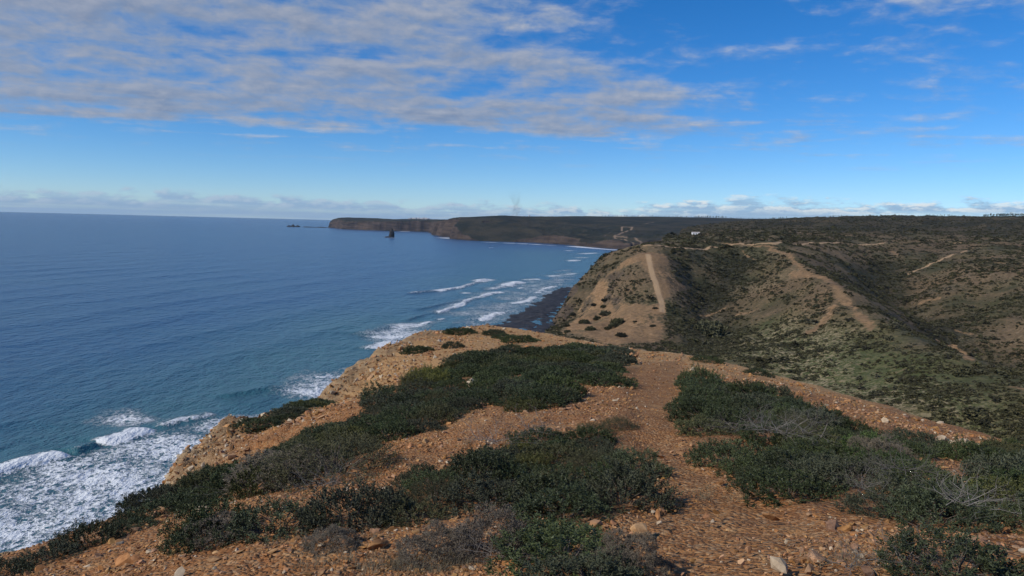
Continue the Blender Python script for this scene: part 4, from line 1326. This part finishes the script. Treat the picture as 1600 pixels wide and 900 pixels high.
def put_stone(me, x, y, size, name='stone', parent=None, sink=0.12):
    z = float(head_z(np.array([x]), np.array([y]))[0])
    o = link(name, me, parent, (x, y, z + size * sink))
    o.rotation_euler = (random.gauss(0, .25), random.gauss(0, .25), random.random() * 6.28)
    o.scale = (size * random.uniform(.8, 1.2), size * random.uniform(.8, 1.2), size * random.uniform(.8, 1.15))
    return o


# big stones that can be told apart
for px, py, s, pale, lab in [
        (1470, 690, .30, 1, 'leftmost of the row of pale stones on the right shoulder'), (1484, 692, .26, 1, 'second stone from the left in the pale row on the right shoulder'),
        (1499, 694, .34, 1, 'third stone in the pale row on the right shoulder'), (1515, 697, .30, 1, 'fourth stone in the pale row on the right shoulder'), (1530, 701, .24, 1, 'last stone at the right end of the pale row'),
        (1000, 832, .20, 0, 'ochre stone at the left path edge beside the thicket'), (930, 822, .16, 0, 'ochre stone under the front of the left thicket'), (1275, 876, .17, 0, 'orange stone beside the small plant at the bottom right'),
        (1218, 888, .13, 1, 'small pale square stone on the path near the bottom edge'), (1300, 828, .18, 0, 'orange stone at the foot of the right thicket by the path'), (1262, 892, .12, 0, 'long flat tan stone at the bottom of the path'),
        (1205, 812, .16, 0, 'flat tan stone at the right edge of the path'), (1352, 898, .15, 0, 'bright orange stone at the bottom right edge'), (540, 852, .17, 0, 'squarish orange rock below the left thicket'),
        (590, 858, .2, 0, 'tilted orange rock below the left thicket, right of the squarish one'), (420, 768, .42, 0, 'large flat orange rock between the scrub bank and near thicket'), (320, 800, .22, 1, 'pale yellow rock beside the left end of the near thicket'),
        (200, 880, .26, 0, 'upright brown rock on the stony slope at the bottom left'), (520, 615, .5, 1, 'pale boulder on the orange slope left of the scrub bank'), (740, 605, .6, 1, 'smooth pale boulder half hidden in the scrub bank'),
        (1165, 592, .12, 1, 'small white stone in front of the upright shrub by the path')]:
    w = ground_at(px, py)
    tag(put_stone(random.choice(SP if pale else ST), w[0], w[1], s, 'loose_stone'), lab, 'stone')


def land_pts(n, rmin, rmax, amin, amax, seed):
    rng = np.random.default_rng(seed)
    r = np.exp(rng.uniform(math.log(rmin), math.log(rmax), n)); a = rng.uniform(R(amin), R(amax), n)
    x = r * np.sin(a); y = r * np.cos(a)
    ok = inside(x, y, E_XY)
    for k, w in COVER_W.items():
        if k in ('nose', 'shoulder'): continue
        ok &= ~inside(x, y, w)
    return x[ok], y[ok], rng


x, y, rng = land_pts(1500, 4.2, 20, -38, 38, 81)
pj = inside(x, y, path_poly)
keepm = (~pj) | (rng.random(len(x)) < 0.5)
x = x[keepm][:290]; y = y[keepm][:290]
for xi, yi in zip(x, y):
    d = math.hypot(xi, yi)
    s = random.uniform(0.55, 1.3) * (0.045 + 0.006 * d) * (1.25 if xi < -2 else 0.9)
    put_stone(random.choice(ST if random.random() < .85 else SP), xi, yi, s, 'stone', head)
x, y, rng = land_pts(130000, 3.5, 64, -42, 42, 83)
n = len(x)
keepg = rng.random(len(x)) < np.clip(0.55 + 1.3 * fbm(x, y, 1.4, 3, seed=221), 0.12, 1.0) * np.where(inside(x, y, path_poly), np.where(poly_dist(x, y, path_poly)[0] > 0.28, 0.30, 0.7), 1.0)
x = x[keepg]; y = y[keepg]; n = len(x)
d = np.hypot(x, y)
sz = (0.012 + 0.0022 * d) * np.exp(rng.normal(size=n) * 0.50) * np.where(inside(x, y, path_poly), 0.75, 1.0)
z = head_z(x, y) + sz * 0.08
scatter('gravel', np.stack([x, y, z], -1), np.stack([rng.normal(size=n) * .35, rng.normal(size=n) * .35, rng.random(n) * 6.28], -1),
        sz[:, None] * rng.uniform(.75, 1.25, (n, 3)), np.where(rng.random(n) < 0.95, rng.integers(0, 9, n), rng.integers(9, 14, n)),
        ST + SP, 'loose ochre gravel strewn over the ridge and path', 'gravel')

# broken rock along the cliff rim
rng = np.random.default_rng(87)
r = rng.uniform(15, 66, 60000); a = rng.uniform(R(-40), R(-1), 60000)
x = r * np.sin(a); y = r * np.cos(a)
de, _, _, _ = poly_dist(x, y, E_XY)
ins_ = inside(x, y, E_XY)
ok = np.where(ins_, de < 5.0, de < 3.0) & (rng.random(len(x)) < np.clip(0.25 + 1.2 * fbm(x, y, 3.0, 3, seed=223), 0.02, 0.8))
for k_, w_ in COVER_W.items():
    ok &= ~inside(x, y, w_)
x, y = x[ok], y[ok]; n = len(x)
sz = 0.07 * np.exp(rng.normal(size=n) * 0.65) + 0.0015 * np.hypot(x, y)
scatter('rubble', np.stack([x, y, head_z(x, y) + sz * .1], -1), np.stack([rng.normal(size=n) * .45, rng.normal(size=n) * .45, rng.random(n) * 6.28], -1), sz[:, None] * rng.uniform(.7, 1.4, (n, 3)),
        np.where(rng.random(n) < 0.85, rng.integers(0, 9, n), rng.integers(9, 14, n)), ST + SP, 'broken ochre rock rubble along the cliff rim', 'rubble')
print('rubble', n)

# ------------------------------------------------------------------ scrub over the hillside across the valley
def blob_mesh(name, mat, seed, n=46, flat=0.6):
    rng = np.random.default_rng(seed)
    P, dd = dome_points(n, 0.5, flat, rng, seed, inner=0.6)
    D = unit(dd + rng.normal(size=dd.shape) * 0.8)
    V, F = leaf_quads(P - D * 0.15, D, rng.uniform(0.25, 0.45, n), rng.uniform(0.2, 0.34, n), rng)
    return mesh_np(name, V, F, mat, False)


BL = [blob_mesh('scrub_clump', M_LEAF_F, 700 + i) for i in range(5)]
rng = np.random.default_rng(91)
n = 240000
a = rng.uniform(R(0), R(42), n); r = np.exp(rng.uniform(math.log(240), math.log(2900), n))
ia = np.clip(np.searchsorted(HILL_AZ, a), 0, len(HILL_AZ) - 1); ir = np.clip(np.searchsorted(HILL_RR, r), 0, len(HILL_RR) - 1)
x = r * np.sin(a); y = r * np.cos(a)
cl = fbm(x, y, 26, 4, seed=211) + 0.6 * fbm(x, y, 140, 2, seed=213)
ok = (rng.random(n) < np.clip(0.50 + 1.4 * cl + 0.6 * HILL_DENSE[ir, ia], 0.06, 0.97)) & (HILL_BARE[ir, ia] < 0.30 + 0.1 * rng.random(n)) & inside(x, y, COAST)
x, y, r = x[ok], y[ok], r[ok]; n = len(x)
z = hill_z(x, y)
ok = z > 2; x, y, z, r = x[ok], y[ok], z[ok], r[ok]; n = len(x)
sz = (0.55 + 0.00112 * np.minimum(r, 1000)) * np.exp(rng.normal(size=n) * 0.50)
scatter('hillside_scrub', np.stack([x, y, z - 0.1], -1), np.stack([np.zeros(n), np.zeros(n), rng.random(n) * 6.28], -1),
        np.stack([sz * rng.uniform(.8, 1.5, n), sz, sz * rng.uniform(.45, .85, n)], -1), rng.integers(0, 5, n), BL, 'dark low scrub dotted over the far hillside', 'scrub')
print('scrub', n)

# bushes one can count on the bare slope
BG = [shrub_foliage('bush_foliage', M_LEAF_F, 3.0, 1.7, 260, 6, 0.7, 0.45, 731 + i, slen=0.8, up=0.6) for i in range(3)]
BS = stems_mesh('bush_stems', 3.0, 1.7, 10, 731, 0.06)
for px, py, s, lab in [(946, 470, 1.0, 'tall dark bush in the gully at the top of the bare slope'), (944, 480, .9, 'dark bush just below the tall one in the gully'), (928, 477, .8, 'dark bush left of the gully on the bare slope'),
                       (946, 492, 1.5, 'large dark bush in the middle of the bare slope'), (934, 499, 1.1, 'leaning dark bush left of the large one on the bare slope'), (913, 505, 1.3, 'dark oval bush on the left rib of the bare slope'),
                       (923, 515, 1.1, 'flat dark bush below the oval one'), (886, 510, .8, 'small bush at the left foot of the bare slope, upper one'), (887, 519, .8, 'small bush at the left foot of the bare slope, lower one'),
                       (966, 505, 1.6, 'broad green bush right of the gully bottom'), (960, 510, 1.2, 'green bush touching the broad one'), (993, 503, .5, 'tiny lone bush on the smooth bare slope'), (1024, 482, .6, 'small bush beside the lower end of the track'),
                       (1020, 510, .7, 'dark bush at the right edge of the bare slope'), (950, 514, .9, 'green bush at the bottom of the gully'), (970, 525, 1.1, 'dark bush at the foot of the bare slope above the brow'),
                       (1108, 520, 3.6, 'big rounded bright green tree-like bush in the valley bottom'), (895, 492, .9, 'bush high on the left rib above the beach')]:
    w = hit(hill_z, [px], [py], 215, 1500, 1600)[0]
    if np.isnan(w).any(): continue
    o = empty('slope_bush', (w[0], w[1], w[2] - 0.3), random.random() * 6.28, s)
    link('foliage', random.choice(BG), o); link('branches', BS, o)['kind'] = 'stuff'
    tag(o, lab, 'bush')
RD = [grass_mesh('reeds', 760, 240, 5.0, 4.5, M_GRASS)]
w = hit(hill_z, [1123], [548], 215, 900, 1500)[0]
for p_ in RD:
    co = np.empty(len(p_.vertices) * 3, np.float32)
if not np.isnan(w).any():
    tag(link('reed_clump', RD[0], None, (w[0], w[1], w[2])), 'pale grey reed clump in the valley bottom behind the ridge', 'reeds')

# ------------------------------------------------------------------ trees along the skyline
def pine(seed):
    rng = np.random.default_rng(seed)
    h = 9.0
    out = [((0, 0, -0.5), (0.1, 0, h * .5), .28, .2), ((0.1, 0, h * .5), (0.25, 0.1, h * .85), .2, .1)]
    for k in range(6):
        an = rng.random() * 6.28; z0 = h * rng.uniform(.5, .8)
        out.append(((0.15, 0, z0), (math.cos(an) * 2.0, math.sin(an) * 2.0, z0 + 1.3), .09, .04))
    V, F = tubes(out, 5)
    tr = mesh_np('trunk', V, F, M_BARK)
    P = np.concatenate([c + unit(rng.normal(size=(60, 3))) * rng.random((60, 1)) ** .4 * np.array([1.5, 1.5, .8]) for c in
                        [np.array([rng.normal() * 1.2, rng.normal() * 1.2, h * rng.uniform(.38, .95)]) for _ in range(9)]])
    D = unit(rng.normal(size=P.shape))
    V, F = leaf_quads(P, D, rng.uniform(.5, .9, len(P)), rng.uniform(.3, .5, len(P)), rng)
    return tr, mesh_np('crown', V, F, M_PINE, False)


PN = [pine(801 + i) for i in range(4)]


def skyline(fn, px, r0, r1):
    ux, uy, _ = ray(px, 340.0)
    rr = np.geomspace(r0, r1, 700)
    zz = fn(ux * rr, uy * rr)
    i = np.argmax((zz - EYE) / rr)
    return ux * rr[i], uy * rr[i], zz[i]


tree_list = []
for lo, hi, n, s, lab, grp in [(1085, 1135, 22, 1.25, 'umbrella shaped pine in the row on the skyline above the white house', 'pines in the middle skyline row'),
                               (1535, 1600, 26, 0.9, 'pine in the skyline grove at the far right', 'pines in the right skyline grove'),
                               (1450, 1490, 10, 0.5, 'tiny pine on the skyline right of the rounded hilltop', 'pines right of the rounded hilltop'),
                               (1290, 1320, 10, 0.5, 'tiny pine on the skyline left of the rounded hilltop', 'pines left of the rounded hilltop'),
                               (940, 1085, 48, 0.8, 'dark pine along the wooded skyline behind the bay', 'pines along the bay skyline'),
                               (1140, 1230, 30, 0.6, 'small pine along the skyline between pine row and hilltop', 'pines between row and hilltop')]:
    for k in range(n):
        tree_list.append((lo + (hi - lo) * (k + random.uniform(.0, .9)) / n, s * random.uniform(.7, 1.25), lab, grp))
for px, s, lab, grp in tree_list:
    A = skyline(hill_z, px, 1300, 3400); B = skyline(far_z, px, 2800, 8000)
    ra, rb = math.hypot(A[0], A[1]), math.hypot(B[0], B[1])
    w = A if (A[2] - EYE) / ra > (B[2] - EYE) / rb else B
    s *= 1.35 if w is B else 1.0
    tr, cr = random.choice(PN)
    o = empty('pine_tree', (float(w[0]), float(w[1]), float(w[2]) - 2.2 * s), random.random() * 6.28, s)
    link('trunk', tr, o); link('crown', cr, o)
    tag(o, lab, 'tree', grp)

# ------------------------------------------------------------------ houses
def box(x0, x1, y0, y1, z0, z1):
    V = np.array([(x, y, z) for z in (z0, z1) for y in (y0, y1) for x in (x0, x1)], float)
    return V, np.array([(0, 2, 3, 1), (4, 5, 7, 6), (0, 1, 5, 4), (2, 6, 7, 3), (0, 4, 6, 2), (1, 3, 7, 5)])


def house_parts(w, dpt, h):
    V, F = box(-w / 2, w / 2, -dpt / 2, dpt / 2, -1.5, h)
    wall = mesh_np('wall', V, F, M_WHITE, False)
    o = 0.3; rh = dpt * 0.13
    RV = np.array([(-w / 2 - o, -dpt / 2 - o, h + .003), (w / 2 + o, -dpt / 2 - o, h + .003), (w / 2 + o, 0, h + rh), (-w / 2 - o, 0, h + rh), (-w / 2 - o, dpt / 2 + o, h + .003), (w / 2 + o, dpt / 2 + o, h + .003)])
    RF = [(0, 1, 2, 3), (3, 2, 5, 4), (0, 4, 5, 1)]
    me = bpy.data.meshes.new('roof'); me.from_pydata([tuple(v) for v in RV], [], RF + [(0, 3, 4), (1, 5, 2)]); me.materials.append(M_ROOF)
    wins = [mesh_np('window', *box(x - .5, x + .5, -dpt / 2 - .06, -dpt / 2 + .05, 1.0, 2.1), M_PANE, False) for x in (-w * .3, w * .3)]
    dr = mesh_np('door', *box(-.5, .5, -dpt / 2 - .06, -dpt / 2 + .05, 0.0, 2.1), M_PANE, False)
    return wall, me, wins, dr


def house(parts, loc, s, lab, grp=None, roofmat=True):
    o = empty('white_house', loc, random.uniform(-.5, .5), s)
    link('wall', parts[0], o); link('roof', parts[1], o)
    for wn in parts[2]: link('window', wn, o)
    link('door', parts[3], o)
    return tag(o, lab, 'house', grp)


HP = [house_parts(11, 7, 3.0), house_parts(8, 7, 5.5), house_parts(14, 8, 3.2)]
w = hit(hill_z, [1087], [366.5], 900, 2600, 1500)[0]
if not np.isnan(w).any():
    house(HP[0], (w[0], w[1], w[2]), 1.0, 'lone white house on the plateau above the dirt road')
w = skyline(far_z, 827, 2800, 5500)
house(HP[1], (float(w[0]) * .985, float(w[1]) * .985, float(far_z(np.array([w[0] * .985]), np.array([w[1] * .985]))[0])), 1.3, 'tiny white house on the dark plateau edge of the far cliffs')
for k in range(20):
    px = 640 + 29 * k / 19 + random.uniform(-1, 1)
    ux, uy, _ = ray(px, 344.0)
    rr = np.geomspace(6500, 9000, 500)
    zz = far_z(ux * rr, uy * rr); sl = (zz - EYE) / rr
    i = np.argmax(sl)
    j = max(i - random.randint(0, 14), 0)
    house(random.choice(HP), (float(ux * rr[j]), float(uy * rr[j]), float(zz[j])), random.uniform(1.8, 2.8), 'white village house on top of the farthest cliffs', 'white village houses on the far cliffs')

# ------------------------------------------------------------------ rocks in the sea
def rock_column(name, prof, seed, mat, sides=28, rough=0.22, lean=(0, 0)):
    """prof: list of (height, radius_x, radius_y)"""
    rows = 40
    hs = np.array([p[0] for p in prof]); zz = np.linspace(hs[0], hs[-1], rows)
    rx = np.interp(zz, hs, [p[1] for p in prof]); ry = np.interp(zz, hs, [p[2] for p in prof])
    an = np.linspace(0, 2 * math.pi, sides, endpoint=False)
    A, ZZ = np.meshgrid(an, zz)
    n = perlin(np.cos(A) * 1.6 + ZZ * .05 + seed, np.sin(A) * 1.6 + ZZ * .09, seed % 9) * 1.6 + 0.6 * perlin(np.cos(A) * 4 + ZZ * .25, np.sin(A) * 4 + seed + ZZ * .2, 3)
    f = 1 + rough * n
    X_ = np.cos(A) * rx[:, None] * f + lean[0] * ZZ; Y_ = np.sin(A) * ry[:, None] * f + lean[1] * ZZ
    V = np.stack([X_, Y_, ZZ + 0.8 * n], -1).reshape(-1, 3)
    i = np.arange(rows - 1)[:, None] * sides; j = np.arange(sides)[None]; k = (j + 1) % sides
    F = np.stack([i + j, i + k, i + sides + k, i + sides + j], -1).reshape(-1, 4)
    return mesh_np(name, V, F, mat, False)


w = on_sea(612, 371)
st = link('sea_stack', rock_column('sea_stack', [(-4, 17, 15), (2, 15, 13), (5, 13, 12), (9, 12.5, 11), (20, 12.5, 10), (31, 12, 9), (34, 7, 6), (40, 5, 5), (47, 3.0, 2.5), (48.5, .1, .1)], 5, M_SEAROCK), None, (w[0], w[1], 0))
tag(st, 'dark needle shaped rock stack standing alone in the sea', 'sea stack')
w2 = on_sea(605, 371)
tag(link('sea_rock', rock_column('sea_rock', [(-2, 14, 9), (2, 11, 8), (5, 5, 5), (6, .2, .2)], 8, M_SEAROCK), None, (w2[0], w2[1], 0)), 'low rock at the left foot of the needle stack', 'rock')
for px, py, pr, lab in [(452, 354.3, [(-3, 26, 18), (5, 20, 14), (10, 12, 9), (14, .3, .3)], 'low left hump of the pinnacle islet off the cape'),
                        (458, 354.5, [(-3, 26, 18), (9, 17, 12), (17, 8, 6), (26, .3, .3)], 'tallest spiky rock of the islet off the cape'),
                        (465, 354.6, [(-3, 30, 20), (6, 22, 14), (13, 7, 5), (19, .3, .3)], 'right hand spiky rock of the islet off the cape'),
                        (482, 355.2, [(-3, 70, 22), (4, 50, 14), (7, .3, .3)], 'long low reef between the islet and the cape'),
                        (501, 355.6, [(-3, 75, 22), (4, 55, 14), (7, .3, .3)], 'low reef joined to the tip of the cape')]:
    w = on_sea(px, py)
    tag(link('sea_rock', rock_column('sea_rock', pr, int(px), M_SEAROCK), None, (w[0], w[1], 0)), lab, 'rock')

# ------------------------------------------------------------------ smoke behind the far plateau
m = bpy.data.materials.new('smoke'); m.use_nodes = True
t = NT(m.node_tree); t.n.remove(t.n['Principled BSDF'])
pv = t.new('ShaderNodeVolumePrincipled')
pv.inputs['Color'].default_value = (0.30, 0.30, 0.32, 1)
p = pos(t)
g = t.new('ShaderNodeTexCoord').outputs['Generated']
sg = t.new('ShaderNodeSeparateXYZ'); t.l.new(g, sg.inputs[0])
fade = t.math('MULTIPLY', t.step(sg.outputs[2], 1.0, 0.15), t.step(t.noise(t.scale(p, (1, 1, .5)), 0.03, 4.0, 0.6), 0.42, 0.68))
t.l.new(t.math('MULTIPLY', fade, 0.016), pv.inputs['Density'])
t.l.new(pv.outputs[0], t.n['Material Output'].inputs['Volume'])
w = at(803, 338, 5000)
rows, sides = 24, 20
zz = np.linspace(-30, 190, rows); an = np.linspace(0, 2 * math.pi, sides, endpoint=False)
A, ZZ = np.meshgrid(an, zz)
rad = 14 + 0.16 * (ZZ + 30)
rad[0] = rad[-1] = 0.5
f = 1 + 0.35 * perlin(np.cos(A) * 1.5 + ZZ * .02, np.sin(A) * 1.5 + ZZ * .03, 4)
V = np.stack([np.cos(A) * rad * f + 0.10 * ZZ + 14 * np.sin(ZZ * .03), np.sin(A) * rad * f, ZZ], -1).reshape(-1, 3)
i = np.arange(rows - 1)[:, None] * sides; j = np.arange(sides)[None]; k = (j + 1) % sides
F = np.stack([i + j, i + k, i + sides + k, i + sides + j], -1).reshape(-1, 4)
tag(link('smoke_plume', mesh_np('smoke_plume', V, F, m), None, tuple(w)), 'faint grey smoke plume rising behind the far plateau', 'smoke')

# ------------------------------------------------------------------ the air between
m = bpy.data.materials.new('sea_haze'); m.use_nodes = True
t = NT(m.node_tree); t.n.remove(t.n['Principled BSDF'])
pv = t.new('ShaderNodeVolumePrincipled')
pv.inputs['Color'].default_value = (0.55, 0.76, 1.0, 1)
pv.inputs['Density'].default_value = 1.4e-5
t.l.new(pv.outputs[0], t.n['Material Output'].inputs['Volume'])
HV, HF = box(-36000, 36000, -36000, 36000, -10.0, 380.0)
tag(link('haze', mesh_np('haze', HV, HF, m, False)), 'thin pale sea haze over the bay', 'haze', None, 'stuff')
